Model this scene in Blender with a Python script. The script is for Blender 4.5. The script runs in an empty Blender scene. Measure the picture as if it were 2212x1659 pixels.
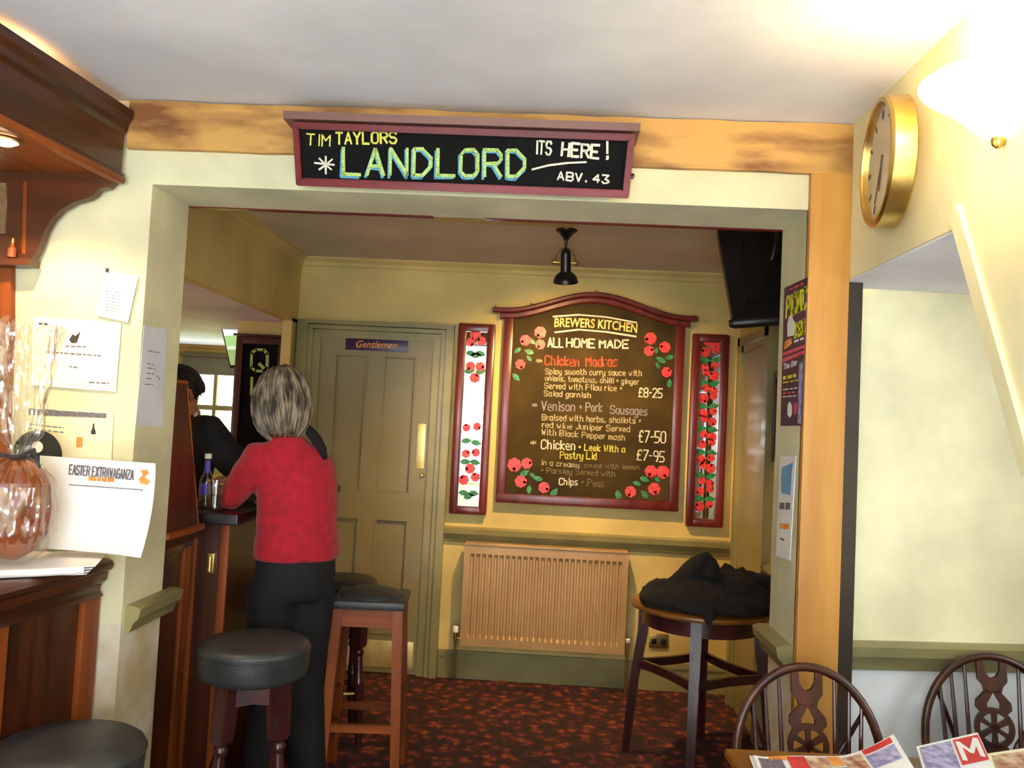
import bpy, bmesh, math, random
from mathutils import Vector as V, Matrix, noise
C = bpy.context.scene.collection
PI = math.pi
random.seed(7)

# ------------------------------------------------------------------ camera
H = 1.55
YAW, PITCH, ROLL, F = math.radians(-2.23144), math.radians(2.84183), math.radians(-2.83909), 1783.085
cy, sy, cp, sp = math.cos(YAW), math.sin(YAW), math.cos(PITCH), math.sin(PITCH)
fw = V((sy*cp, cy*cp, sp)); r0 = V((cy, -sy, 0)); d0 = -(r0.cross(fw))
cr, sr = math.cos(ROLL), math.sin(ROLL)
RR = cr*r0 + sr*d0; DD = -sr*r0 + cr*d0
cam = bpy.data.objects.new('camera', bpy.data.cameras.new('camera')); C.objects.link(cam)
m = Matrix.Identity(4)
for i in range(3):
    m[i][0] = RR[i]; m[i][1] = -DD[i]; m[i][2] = -fw[i]
m[2][3] = H
cam.matrix_world = m
cam.data.sensor_width = 36; cam.data.lens = 36*F/2212; cam.data.clip_start = .05
sc = bpy.context.scene
sc.camera = cam

def ray(px, py): return RR*((px-1106)/F) + DD*((py-829.5)/F) + fw
O = V((0, 0, H))
def at(px, py, x=None, y=None, z=None):          # a point of the picture on a wall or floor plane
    d = ray(px, py)
    t = (x/d.x) if x is not None else (y/d.y) if y is not None else (z-H)/d.z
    return O + d*t
def onplane(px, py, p0, n):
    d = ray(px, py); return O + d*((p0-O).dot(n)/d.dot(n))

# ------------------------------------------------------------------ world, lights, exposure
w = bpy.data.worlds.new('world'); sc.world = w; w.use_nodes = True
w.node_tree.nodes['Background'].inputs[0].default_value = (.9, .95, 1, 1)
w.node_tree.nodes['Background'].inputs[1].default_value = 2.2
sc.view_settings.view_transform = 'Standard'; sc.view_settings.look = 'None'
sc.view_settings.gamma = 1; sc.view_settings.use_curve_mapping = False
sc.view_settings.exposure = 0.28
def light(name, kind, loc, energy, col, aim=None, **k):
    l = bpy.data.lights.new(name, kind); l.energy = energy; l.color = col
    for a, b in k.items(): setattr(l, a, b)
    o = bpy.data.objects.new(name, l); C.objects.link(o); o.location = loc
    if aim is not None: o.rotation_euler = (V(aim)-V(loc)).to_track_quat('-Z', 'Y').to_euler()
    return o
DAY = (.80, .89, 1.0); WARM = (1, .66, .28)
light('window_daylight', 'AREA', (-.75, -2.22, 1.62), 80, DAY, (-.75, -.6, 4.2), shape='RECTANGLE', size=1.15, size_y=1.15)  # area light at an assumed window behind the camera, tilted up at the ceiling
light('window_daylight', 'AREA', (.45, -2.22, 1.62), 45, DAY, (.45, -.6, 4.2), shape='RECTANGLE', size=.95, size_y=1.15)  # second such light, at the other assumed window
light('sun', 'SUN', (0, -8, 9), 130, (.88, .94, 1), (.6, -1.2, 0), angle=.02)
light('alcove_window_daylight', 'AREA', (2.16, 1.72, 1.5), 9, (.92, .95, 1.0), (1.2, 2.3, 1.4), shape='RECTANGLE', size=.9, size_y=.9)  # added fill that brightens the alcove from an assumed, unseen side window
light('far_window_daylight', 'AREA', (-2.95, 8.25, 2.75), 70, DAY, (-2.7, 6.5, 1.5), shape='RECTANGLE', size=1.6, size_y=.9)
light('far_window_daylight', 'AREA', (-2.8, 7.95, .45), 90, DAY, (-2.8, 6.6, 1.9), shape='RECTANGLE', size=1.2, size_y=.7)  # unseen area light added low outside to brighten the far-left room

# ------------------------------------------------------------------ materials
def lin(c): return tuple(((v/255)/12.92 if v/255 <= .04045 else ((v/255+.055)/1.055)**2.4) for v in c) + (1,)
def M(name, c1, c2=None, rough=.6, scale=6, stretch=(1, 1, 1), metal=0, bump=0, bscale=None, detail=4, lo=.35, hi=.65, spec=.5, coat=0, sheen=0):
    m = bpy.data.materials.new(name); m.use_nodes = True; nt = m.node_tree; b = nt.nodes['Principled BSDF']
    tc = nt.nodes.new('ShaderNodeTexCoord'); mp = nt.nodes.new('ShaderNodeMapping'); mp.inputs['Scale'].default_value = stretch
    nt.links.new(tc.outputs['Object'], mp.inputs[0])
    n = nt.nodes.new('ShaderNodeTexNoise'); n.inputs['Scale'].default_value = scale; n.inputs['Detail'].default_value = detail
    nt.links.new(mp.outputs[0], n.inputs['Vector'])
    r = nt.nodes.new('ShaderNodeValToRGB'); r.color_ramp.elements[0].position = lo; r.color_ramp.elements[1].position = hi
    if c2 is None: c2 = tuple(min(255, v*1.07+1) for v in c1); c1 = tuple(v*.94 for v in c1)
    r.color_ramp.elements[0].color = lin(c1); r.color_ramp.elements[1].color = lin(c2)
    nt.links.new(n.outputs['Fac'], r.inputs[0]); nt.links.new(r.outputs[0], b.inputs['Base Color'])
    b.inputs['Roughness'].default_value = rough; b.inputs['Metallic'].default_value = metal
    b.inputs['Specular IOR Level'].default_value = spec; b.inputs['Coat Weight'].default_value = coat; b.inputs['Coat Roughness'].default_value = .15
    b.inputs['Sheen Weight'].default_value = sheen
    if bump:
        n2 = nt.nodes.new('ShaderNodeTexNoise'); n2.inputs['Scale'].default_value = bscale or scale*4; n2.inputs['Detail'].default_value = 3
        nt.links.new(mp.outputs[0], n2.inputs['Vector'])
        bp = nt.nodes.new('ShaderNodeBump'); bp.inputs['Strength'].default_value = bump; bp.inputs['Distance'].default_value = .01
        nt.links.new(n2.outputs['Fac'], bp.inputs['Height']); nt.links.new(bp.outputs[0], b.inputs['Normal'])
    return m
def emit(name, col, strength):
    m = bpy.data.materials.new(name); m.use_nodes = True; nt = m.node_tree; b = nt.nodes['Principled BSDF']
    b.inputs['Base Color'].default_value = (.8, .8, .8, 1)
    b.inputs['Emission Color'].default_value = tuple(col)+(1,); b.inputs['Emission Strength'].default_value = strength
    return m
def clear(name, tint, fac, rough=.03, ior=1.45):
    m = bpy.data.materials.new(name); m.use_nodes = True; nt = m.node_tree; nt.nodes.remove(nt.nodes['Principled BSDF'])
    a = nt.nodes.new('ShaderNodeBsdfTransparent'); a.inputs[0].default_value = tint
    g = nt.nodes.new('ShaderNodeBsdfGlossy'); g.inputs['Roughness'].default_value = rough
    lw = nt.nodes.new('ShaderNodeLayerWeight'); lw.inputs[0].default_value = .5; f = nt.nodes.new('ShaderNodeMath'); f.operation = 'POWER'; f.inputs[1].default_value = 4.0; nt.links.new(lw.outputs['Facing'], f.inputs[0]); sc2 = nt.nodes.new('ShaderNodeMath'); sc2.operation = 'MULTIPLY'; sc2.inputs[1].default_value = min(1, (ior-1)*1.6); nt.links.new(f.outputs[0], sc2.inputs[0])
    mx = nt.nodes.new('ShaderNodeMixShader'); ad = nt.nodes.new('ShaderNodeMath'); ad.operation = 'ADD'; ad.inputs[1].default_value = fac+.03
    nt.links.new(sc2.outputs[0], ad.inputs[0]); nt.links.new(ad.outputs[0], mx.inputs[0]); nt.links.new(a.outputs[0], mx.inputs[1]); nt.links.new(g.outputs[0], mx.inputs[2])
    nt.links.new(mx.outputs[0], nt.nodes['Material Output'].inputs[0])
    return m
def two_tone(name, top, low, zc):
    m = M(name, top, rough=.7, scale=3, bump=.05, bscale=60); nt = m.node_tree; b = nt.nodes['Principled BSDF']
    src = b.inputs['Base Color'].links[0].from_socket
    g = nt.nodes.new('ShaderNodeNewGeometry'); s = nt.nodes.new('ShaderNodeSeparateXYZ'); nt.links.new(g.outputs['Position'], s.inputs[0])
    l = nt.nodes.new('ShaderNodeMath'); l.operation = 'LESS_THAN'; l.inputs[1].default_value = zc; nt.links.new(s.outputs[2], l.inputs[0])
    n = nt.nodes.new('ShaderNodeTexNoise'); n.inputs['Scale'].default_value = 5; n.inputs['Detail'].default_value = 5
    nt.links.new(g.outputs['Position'], n.inputs['Vector'])
    r = nt.nodes.new('ShaderNodeValToRGB'); r.color_ramp.elements[0].position = .4; r.color_ramp.elements[1].position = .62
    r.color_ramp.elements[0].color = lin(low[0]); r.color_ramp.elements[1].color = lin(low[1]); nt.links.new(n.outputs['Fac'], r.inputs[0])
    mx = nt.nodes.new('ShaderNodeMix'); mx.data_type = 'RGBA'
    nt.links.new(l.outputs[0], mx.inputs[0]); nt.links.new(src, mx.inputs[6]); nt.links.new(r.outputs[0], mx.inputs[7])
    nt.links.new(mx.outputs[2], b.inputs['Base Color'])
    return m
def wood(name, c1, c2, axis='x', rough=.35, scale=5, coat=.2, **k):
    s = {'x': (.12, 1.6, 1.6), 'y': (1.6, .12, 1.6), 'z': (1.6, 1.6, .12)}[axis]
    return M(name, c1, c2, rough=rough, scale=scale*2.2, stretch=s, coat=coat, detail=7, lo=.3, hi=.7, bump=.04, **k)
MT = {}
MT['cream'] = M('cream_paint', (226, 216, 172), rough=.75, scale=2, bump=.06, bscale=70)
MT['jamb'] = two_tone('cream_paint_two_tone', (207, 201, 166), ((188, 168, 132), (214, 204, 188)), .86)
MT['alcove'] = two_tone('alcove_paint', (238, 230, 188), ((222, 224, 222), (232, 234, 232)), .88)  # cool daylight below the rail is put into the lower colour
MT['far'] = M('warm_cream_paint', (206, 184, 116), rough=.75, scale=2, bump=.06, bscale=70)
MT['yellow'] = M('yellow_paint', (205, 190, 90), rough=.7, scale=2)
MT['ceil'] = M('ceiling_paint', (224, 223, 228), rough=.85, scale=1.5, bump=.08, bscale=50)
MT['ceil2'] = M('far_ceiling_paint', (205, 190, 160), rough=.85, scale=1.5)
MT['olive'] = M('olive_gloss_paint', (140, 132, 88), rough=.35, scale=4, coat=.1)
MT['olived'] = M('olive_door_paint', (134, 124, 84), (142, 130, 96), rough=.4, scale=3)
MT['pine'] = M('old_pine', (122, 74, 34), (196, 148, 78), rough=.55, scale=8, stretch=(.42, 1.4, 1.5), detail=9, lo=.36, hi=.56, bump=.15, bscale=16)
MT['pinez'] = M('old_pine_upright', (168, 112, 42), (206, 152, 72), rough=.5, scale=7, stretch=(1.6, 1.6, .15), detail=6, lo=.3, hi=.65, bump=.1, bscale=20)
for a in 'xyz':
    MT['mah'+a] = wood('mahogany_'+a, (40, 17, 8), (84, 38, 16), a)
    MT['oak'+a] = wood('orange_wood_'+a, (96, 42, 12), (152, 76, 26), a, rough=.45, coat=.03, spec=.3)
    MT['dark'+a] = wood('dark_wood_'+a, (40, 18, 18), (78, 38, 34), a, rough=.25)
MT['red'] = wood('red_stained_frame', (78, 6, 10), (120, 14, 18), 'x', rough=.4, coat=.05, spec=.3)
MT['redz'] = wood('red_brown_frame', (74, 18, 18), (112, 36, 28), 'z', rough=.28)
MT['board'] = M('blackboard', (9, 9, 10), (16, 15, 16), rough=.85, scale=5, spec=.15)
MT['menu'] = M('smudged_blackboard', (44, 34, 12), (70, 55, 22), rough=.75, spec=.2, scale=4, detail=6)
MT['chalk'] = M('white_chalk', (176, 170, 150), (240, 236, 220), rough=.9, scale=260, lo=.3, hi=.6)
MT['chalky'] = M('yellow_chalk', (190, 180, 60), (232, 226, 110), rough=.9, scale=220)
MT['chalkg'] = M('green_chalk', (120, 160, 80), (196, 216, 130), rough=.9, scale=220)
MT['chalkb'] = M('blue_chalk', (60, 120, 150), (104, 168, 196), rough=.9, scale=220)
MT['chalkr'] = M('red_chalk', (170, 66, 44), (214, 100, 70), rough=.9, scale=220)
MT['chalkv'] = M('violet_chalk', (112, 108, 118), (160, 152, 160), rough=.9, scale=220)
MT['chalkd'] = M('faded_chalk', (96, 84, 58), (140, 126, 92), rough=.9, scale=220)
MT['gold'] = M('gold_paint', (222, 176, 70), (246, 216, 130), rough=.5, scale=30)
MT['rose'] = M('rose_red_paint', (190, 20, 34), (228, 70, 62), rough=.4, scale=60)
MT['leaf'] = M('leaf_green_paint', (20, 96, 44), (52, 140, 70), rough=.4, scale=50)
MT['mirror'] = M('mirror_glass', (225, 225, 220), rough=.03, metal=1, scale=2)
MT['brass'] = M('brass', (180, 148, 78), (206, 178, 108), rough=.33, metal=1, scale=12)
MT['brasspl'] = M('worn_brass_plate', (214, 190, 110), (246, 232, 170), rough=.42, metal=.6, scale=9)
MT['black'] = M('black_metal', (16, 14, 14), (26, 24, 24), rough=.3, scale=8)
MT['blackpl'] = M('black_plastic', (18, 15, 14), (28, 24, 22), rough=.4, scale=6)
MT['leather'] = M('dark_leatherette', (38, 42, 44), (54, 56, 56), rough=.42, scale=14, bump=.12, bscale=120)
MT['paper'] = M('white_paper', (236, 232, 228), (248, 246, 244), rough=.8, scale=4)
MT['paperp'] = M('pinkish_paper', (236, 222, 220), (246, 236, 232), rough=.8, scale=4)
MT['paperg'] = M('grey_paper', (206, 204, 214), (222, 220, 228), rough=.8, scale=4)
MT['papery'] = M('cream_paper', (240, 232, 190), (248, 242, 210), rough=.8, scale=4)
MT['ink'] = M('grey_ink', (90, 84, 92), (130, 122, 130), rough=.8, scale=120)
MT['inkd'] = M('dark_ink', (40, 36, 38), (66, 60, 60), rough=.8, scale=120)
MT['purple'] = M('purple_print', (62, 22, 60), (88, 34, 84), rough=.35, scale=5)
MT['violet'] = M('deep_violet_print', (38, 22, 58), (58, 34, 82), rough=.35, scale=5)
MT['yel'] = M('yellow_print', (214, 210, 30), (232, 228, 60), rough=.4, scale=20)
MT['pink'] = M('pink_print', (206, 60, 92), (230, 96, 120), rough=.4, scale=20)
MT['orange'] = M('orange_print', (222, 128, 52), (240, 170, 90), rough=.6, scale=20)
MT['blue'] = M('blue_print', (96, 150, 196), (130, 176, 212), rough=.6, scale=8)
MT['redp'] = M('red_print', (196, 40, 44), (216, 66, 62), rough=.6, scale=20)
MT['lilac'] = M('lilac_photo_print', (120, 112, 160), (190, 186, 214), rough=.6, scale=40)
MT['photo'] = M('colour_photo_print', (150, 80, 60), (222, 196, 160), rough=.6, scale=34)
MT['rad'] = M('radiator_enamel', (172, 136, 88), (184, 150, 102), rough=.35, scale=3)
MT['ebony'] = M('black_stained_wood', (16, 11, 11), (28, 19, 17), rough=.3, scale=8)
MT['capw'] = wood('purple_brown_cap', (92, 54, 48), (120, 76, 64), 'x', rough=.5)
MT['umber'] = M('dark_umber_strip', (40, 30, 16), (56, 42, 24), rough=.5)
MT['chalkm'] = M('soft_white_chalk', (140, 128, 96), (206, 194, 158), rough=.9, scale=200)
MT['stone'] = M('pale_stone_flags', (196, 200, 208), (214, 216, 220), rough=.8, scale=3)  # pale colour for the added floor that throws sunlight upwards
MT['white'] = M('white_plastic', (232, 228, 218), (240, 238, 230), rough=.4, scale=4)
MT['skin'] = M('skin', (176, 116, 92), (204, 146, 118), rough=.5, scale=14)
MT['sweater'] = M('red_knit', (158, 6, 28), (184, 12, 38), rough=.85, scale=30, bump=.25, bscale=160, sheen=.15)
MT['jeans'] = M('dark_trousers', (8, 8, 12), (15, 15, 21), rough=.85, scale=24, bump=.1)
MT['jacket'] = M('black_jacket', (13, 13, 17), (22, 22, 27), rough=.8, scale=14, bump=.12)
MT['coat'] = M('black_coat_cloth', (12, 10, 10), (24, 20, 19), rough=.95, scale=18, bump=.2, bscale=90)
MT['shoe'] = M('black_shoe', (14, 13, 13), (22, 20, 20), rough=.4, scale=12)
MT['hair'] = M('grey_blond_hair', (52, 40, 30), (150, 134, 112), rough=.55, scale=26, stretch=(1, 1, .45), lo=.36, hi=.62)
MT['hairb'] = M('dark_hair', (20, 16, 17), (38, 32, 33), rough=.5, scale=30, stretch=(1, 1, .3))
MT['collar'] = M('white_collar_cloth', (216, 212, 208), (230, 228, 224), rough=.8)
MT['glass'] = clear('clear_glass', (.93, .95, .93, 1), .06)
MT['pane'] = clear('window_glass', (.97, .98, .98, 1), .0)
MT['cello'] = clear('cellophane', (.97, .95, .93, 1), .14, .1)
MT['choc'] = M('milk_chocolate', (112, 52, 20), (168, 88, 40), rough=.35, scale=9)
MT['label'] = M('blue_label', (60, 52, 150), (86, 80, 180), rough=.4, scale=20)
MT['drink'] = clear('clear_drink', (.88, .9, .92, 1), .03)
MT['towel'] = M('red_towelling', (166, 20, 40), (190, 34, 54), rough=.95, scale=90, bump=.3)
MT['screen'] = M('dark_screen', (16, 12, 11), (22, 17, 15), rough=.22, scale=3)
MT['face'] = M('clock_face', (218, 208, 190), (232, 224, 206), rough=.5, scale=6)
MT['blind'] = M('olive_blind', (112, 112, 96), (124, 124, 108), rough=.8, scale=4)
MT['green'] = M('hedge_leaves', (74, 96, 30), (170, 176, 80), rough=.8, scale=14, bump=.4)
MT['grass'] = M('lawn', (90, 120, 50), (130, 150, 70), rough=.9, scale=10)
MT['tabletop'] = wood('honey_table_top', (110, 68, 22), (146, 96, 38), 'x', rough=.3)
# patterned pub carpet
def carpet():
    m = bpy.data.materials.new('patterned_carpet'); m.use_nodes = True; nt = m.node_tree; b = nt.nodes['Principled BSDF']
    g = nt.nodes.new('ShaderNodeNewGeometry'); mp = nt.nodes.new('ShaderNodeMapping'); mp.inputs['Scale'].default_value = (1, 1, 1)
    nt.links.new(g.outputs['Position'], mp.inputs[0])
    nz = nt.nodes.new('ShaderNodeTexNoise'); nz.inputs['Scale'].default_value = 10; nz.inputs['Detail'].default_value = 2
    nt.links.new(mp.outputs[0], nz.inputs['Vector'])
    ad = nt.nodes.new('ShaderNodeMix'); ad.data_type = 'VECTOR'; ad.inputs[0].default_value = .06
    nt.links.new(mp.outputs[0], ad.inputs[4]); nt.links.new(nz.outputs['Color'], ad.inputs[5])
    v = nt.nodes.new('ShaderNodeTexVoronoi'); v.inputs['Scale'].default_value = 15; nt.links.new(ad.outputs[1], v.inputs['Vector'])
    r = nt.nodes.new('ShaderNodeValToRGB'); e = r.color_ramp.elements
    e[0].position = 0; e[0].color = lin((160, 84, 48)); e[1].position = .75; e[1].color = lin((34, 16, 18))
    e2 = r.color_ramp.elements.new(.3); e2.color = lin((126, 50, 38)); e3 = r.color_ramp.elements.new(.48); e3.color = lin((72, 26, 26))
    nt.links.new(v.outputs['Distance'], r.inputs[0])
    n2 = nt.nodes.new('ShaderNodeTexNoise'); n2.inputs['Scale'].default_value = 26; nt.links.new(mp.outputs[0], n2.inputs['Vector'])
    r2 = nt.nodes.new('ShaderNodeValToRGB'); r2.color_ramp.elements[0].position = .36; r2.color_ramp.elements[1].position = .54
    nt.links.new(n2.outputs['Fac'], r2.inputs[0])
    mx = nt.nodes.new('ShaderNodeMix'); mx.data_type = 'RGBA'; mx.inputs[6].default_value = lin((40, 18, 20))
    nt.links.new(r2.outputs[0], mx.inputs[0]); nt.links.new(r.outputs[0], mx.inputs[7]); nt.links.new(mx.outputs[2], b.inputs['Base Color'])
    b.inputs['Roughness'].default_value = .95
    return m
MT['carpet'] = carpet()

# ------------------------------------------------------------------ mesh helpers
class B:
    def __init__(s): s.b = bmesh.new()
    def box(s, x0, x1, y0, y1, z0, z1, bev=0, mtx=None):
        t = bmesh.new(); bmesh.ops.create_cube(t, size=1)
        for v in t.verts: v.co = V(((x0+x1)/2+v.co.x*(x1-x0), (y0+y1)/2+v.co.y*(y1-y0), (z0+z1)/2+v.co.z*(z1-z0)))
        if bev: bmesh.ops.bevel(t, geom=t.edges[:], offset=bev, segments=2, affect='EDGES', profile=.6)
        if mtx is not None: t.transform(mtx)
        s._add(t); return s
    def _add(s, t):
        me = bpy.data.meshes.new('t'); t.to_mesh(me); t.free(); s.b.from_mesh(me); bpy.data.meshes.remove(me)
    def rings(s, rings, cap=True, closed=False):
        vs = [[s.b.verts.new(p) for p in r] for r in rings]; n = len(vs[0])
        k = len(vs) if closed else len(vs)-1
        for i in range(k):
            a, c = vs[i], vs[(i+1) % len(vs)]
            for j in range(n): s.b.faces.new((a[j], a[(j+1) % n], c[(j+1) % n], c[j]))
        if cap and not closed:
            s.b.faces.new(vs[0][::-1]); s.b.faces.new(vs[-1])
        return s
    def tube(s, pts, rad, seg=10, flat=1.0, up=None, closed=False):
        pts = [V(p) for p in pts]; n = len(pts)
        if not hasattr(rad, '__len__'): rad = [rad]*n
        R = []; u = None
        for i, p in enumerate(pts):
            if closed: t = pts[(i+1) % n]-pts[i-1]
            else: t = pts[min(i+1, n-1)]-pts[max(i-1, 0)]
            t.normalize()
            if u is None:
                a = V(up) if up else (V((0, 0, 1)) if abs(t.z) < .9 else V((1, 0, 0)))
            else: a = u
            u = (a-t*a.dot(t)).normalized(); q = t.cross(u)
            R.append([p+u*(rad[i]*math.cos(2*PI*k/seg))*flat+q*(rad[i]*math.sin(2*PI*k/seg)) for k in range(seg)])
        return s.rings(R, closed=closed)
    def lathe(s, prof, c=(0, 0, 0), seg=32, axis=None, cap=True):
        c = V(c); M3 = Matrix.Identity(3) if axis is None else V(axis).to_track_quat('Z', 'Y').to_matrix()
        R = [[c+M3 @ V((max(r, 1e-4)*math.cos(2*PI*k/seg), max(r, 1e-4)*math.sin(2*PI*k/seg), z)) for k in range(seg)] for r, z in prof]
        return s.rings(R, cap=cap)
    def prism(s, pts, vec):
        vec = V(vec); a = [s.b.verts.new(V(p)) for p in pts]; c = [s.b.verts.new(V(p)+vec) for p in pts]; n = len(a)
        s.b.faces.new(a[::-1]); s.b.faces.new(c)
        for i in range(n): s.b.faces.new((a[i], a[(i+1) % n], c[(i+1) % n], c[i]))
        return s
    def ell(s, c, r, rot=None, seg=20, rg=12):
        t = bmesh.new(); bmesh.ops.create_uvsphere(t, u_segments=seg, v_segments=rg, radius=1)
        for v in t.verts: v.co = V((v.co.x*r[0], v.co.y*r[1], v.co.z*r[2]))
        if rot is not None: t.transform(rot.to_4x4())
        t.transform(Matrix.Translation(V(c))); s._add(t); return s
    def sheet(s, grid, th):                       # thin solid from a grid of points, pushed by th along its normals
        n, k = len(grid), len(grid[0]); a = [[s.b.verts.new(V(p)) for p in row] for row in grid]
        th = V(th); c = [[s.b.verts.new(V(p)+th) for p in row] for row in grid]
        for i in range(n-1):
            for j in range(k-1):
                s.b.faces.new((a[i][j], a[i][j+1], a[i+1][j+1], a[i+1][j])); s.b.faces.new((c[i][j], c[i+1][j], c[i+1][j+1], c[i][j+1]))
        bd = [(0, j) for j in range(k)]+[(i, k-1) for i in range(1, n)]+[(n-1, j) for j in range(k-2, -1, -1)]+[(i, 0) for i in range(n-2, 0, -1)]
        for q in range(len(bd)):
            (i, j), (x, y) = bd[q], bd[(q+1) % len(bd)]
            s.b.faces.new((a[i][j], c[i][j], c[x][y], a[x][y]))
        return s
def mesh_obj(name, b, mat, parent=None, ang=40, loc=None):
    bm = b.b if isinstance(b, B) else b
    bmesh.ops.recalc_face_normals(bm, faces=bm.faces[:])
    me = bpy.data.meshes.new(name)
    if parent is not None and not parent.get('_local'):
        p = parent; off = V((0, 0, 0))
        while p is not None: off += p.location; p = p.parent
        for v in bm.verts: v.co -= off
    elif loc is not None:
        for v in bm.verts: v.co -= V(loc)
    bm.to_mesh(me); bm.free()
    o = bpy.data.objects.new(name, me); C.objects.link(o)
    if parent is not None: o.parent = parent
    elif loc is not None: o.location = loc
    me.materials.append(mat)
    for p in me.polygons: p.use_smooth = True
    me.set_sharp_from_angle(angle=math.radians(ang))
    return o
part = mesh_obj
def tag(o, label, cat, group=None):
    o['label'] = label; o['category'] = cat
    if group: o['group'] = group
    return o
def thing(name, label, cat, loc=(0, 0, 0), rz=0, group=None, local=False):
    o = bpy.data.objects.new(name, None); C.objects.link(o); o.location = loc; o.rotation_euler = (0, 0, rz); o.empty_display_size = .05
    if local or rz: o['_local'] = 1
    return tag(o, label, cat, group)
def struct(name, b, mat, parent=None, ang=40):
    o = mesh_obj(name, b, mat, parent, ang); o['kind'] = 'structure'; return o
def solid(b, voxel, smooth=6, name='t'):          # merge overlapping shapes into one continuous surface
    me = bpy.data.meshes.new(name); b.b.to_mesh(me); b.b.free()
    o = bpy.data.objects.new(name, me); C.objects.link(o)
    r = o.modifiers.new('r', 'REMESH'); r.mode = 'VOXEL'; r.voxel_size = voxel
    if smooth:
        q = o.modifiers.new('s', 'SMOOTH'); q.iterations = smooth; q.factor = .5
    dg = bpy.context.evaluated_depsgraph_get(); e = o.evaluated_get(dg); m2 = bpy.data.meshes.new_from_object(e)
    bpy.data.objects.remove(o); bpy.data.meshes.remove(me)
    nb = B(); nb.b.from_mesh(m2); bpy.data.meshes.remove(m2); return nb
def copy_tree(o, parent=None):
    c = o.copy(); C.objects.link(c); c.parent = parent
    for ch in list(o.children): copy_tree(ch, c)
    return c

# ------------------------------------------------------------------ lettering
G = dict(A="02 28 42,14 34", B="02 08 38 47 46 35 05,35 44 43 32 02", C="47 38 18 07 03 12 32 43", D="02 08 28 46 44 22 02", E="48 08 02 42,05 35",
 F="48 08 02,05 35", G="47 38 18 07 03 12 32 43 45 25", H="08 02,48 42,05 45", I="18 12", J="38 33 22 12 03", K="08 02,48 05 42", L="08 02 42",
 M="02 08 25 48 42", N="02 08 42 48", O="18 07 03 12 32 43 47 38 18", P="02 08 38 47 46 35 05", Q="18 07 03 12 32 43 47 38 18,24 42",
 R="02 08 38 47 46 35 05,25 42", S="47 38 18 07 06 15 35 44 43 32 12 03", T="08 48,28 22", U="08 03 12 32 43 48", V="08 22 48", W="08 12 26 32 48",
 X="08 42,48 02", Y="08 25 48,25 22", Z="08 48 02 42",
 a="36 16 05 03 12 32,36 32", b="08 02 22 33 35 26 06", c="35 26 16 05 03 12 22 33", d="38 32 12 03 05 16 36", e="04 34 35 26 16 05 03 12 32",
 f="38 28 17 12,06 26", g="36 16 05 03 12 32,36 31 20 00", h="08 02,05 16 26 35 32", i="16 12,17 18", j="26 21 10", k="08 02,36 04 32", l="18 12",
 m="06 02,05 16 25 22,25 36 45 42", n="06 02,05 16 26 35 32", o="16 05 03 12 22 33 35 26 16", p="06 00,06 26 35 33 22 02", q="36 30,36 16 05 03 12 32",
 r="06 02,04 16 26", s="36 16 05 14 24 33 22 02", t="18 13 22 32,06 26", u="06 03 12 22 33,36 32", v="06 12 26", w="06 12 24 32 46", x="06 32,36 02",
 y="06 03 12 32,36 31 20 00", z="06 36 02 32")
G.update({'1': "07 18 12", '2': "07 18 38 47 46 02 42", '3': "08 48 25 44 43 32 12 03", '4': "32 38 04 44", '5': "48 08 05 35 44 43 32 02", '7': "08 48 12",
 '8': "18 07 06 15 35 44 43 32 12 03 04 15,35 46 47 38 18", '9': "45 15 06 07 18 38 47 44 32", '0': "18 07 03 12 32 43 47 38 18", '£': "47 38 28 17 12 02,02 42,05 35",
 '+': "05 25,14 16", '*': "23 27,04 46,06 44", '-': "05 25", '.': "12 13", ',': "13 01", '!': "18 14,12 13", "'": "18 16"})
def glyphs(txt):
    x = 0; out = []
    for ch in txt:
        if ch == ' ': x += 3; continue
        st = [[(int(p[0])+x, int(p[1])-2) for p in s.split()] for s in G[ch].split(',')]
        wd = max(p[0] for s in st for p in s)-x; out += st; x += wd+1.5
    return out, x-1.5
def strokes(b, lines, plane, wpx, lift=.0012, slant=0, th=.0006):
    p0, n = plane
    for ln in lines:
        pts = [onplane(px, py, p0, n)+n*lift for px, py in ln]
        wm = wpx*(pts[0]-O).length/F/2
        for a, c in zip(pts, pts[1:]):
            t = c-a
            if t.length < 1e-6: continue
            t.normalize(); q = n.cross(t)*wm*random.uniform(.85, 1.15); e = t*wm*.6
            b.prism([a-e-q, c+e-q, c+e+q, a-e+q], n*th)
def write(name, parent, txt, p0, p1, h, plane, mat, wpx=3, jit=.6, lift=.0012, up=None):
    if ' ' in txt:
        W = glyphs(txt)[1]; ws = txt.split(' '); pos = 0; out = None
        for wd in ws:
            wl = glyphs(wd)[1]; f0, f1 = pos/W, (pos+wl)/W
            L2 = lambda t: (p0[0]+(p1[0]-p0[0])*t, p0[1]+(p1[1]-p0[1])*t)
            out = write(name, parent, wd, L2(f0), L2(f1), h, plane, mat, wpx, jit, lift, up); pos += wl+1.5+3
        return out
    gl, W = glyphs(txt); dx, dy = (p1[0]-p0[0])/W, (p1[1]-p0[1])/W; L = math.hypot(dx, dy); ux, uy = up if up else (dy/L, -dx/L)
    lines = []
    for s in gl:
        lines.append([(p0[0]+x*dx+ux*y*h/6+random.uniform(-jit, jit), p0[1]+x*dy+uy*y*h/6+random.uniform(-jit, jit)) for x, y in s])
    b = B(); strokes(b, lines, plane, wpx, lift); return part(name, b, mat, parent)
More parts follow.
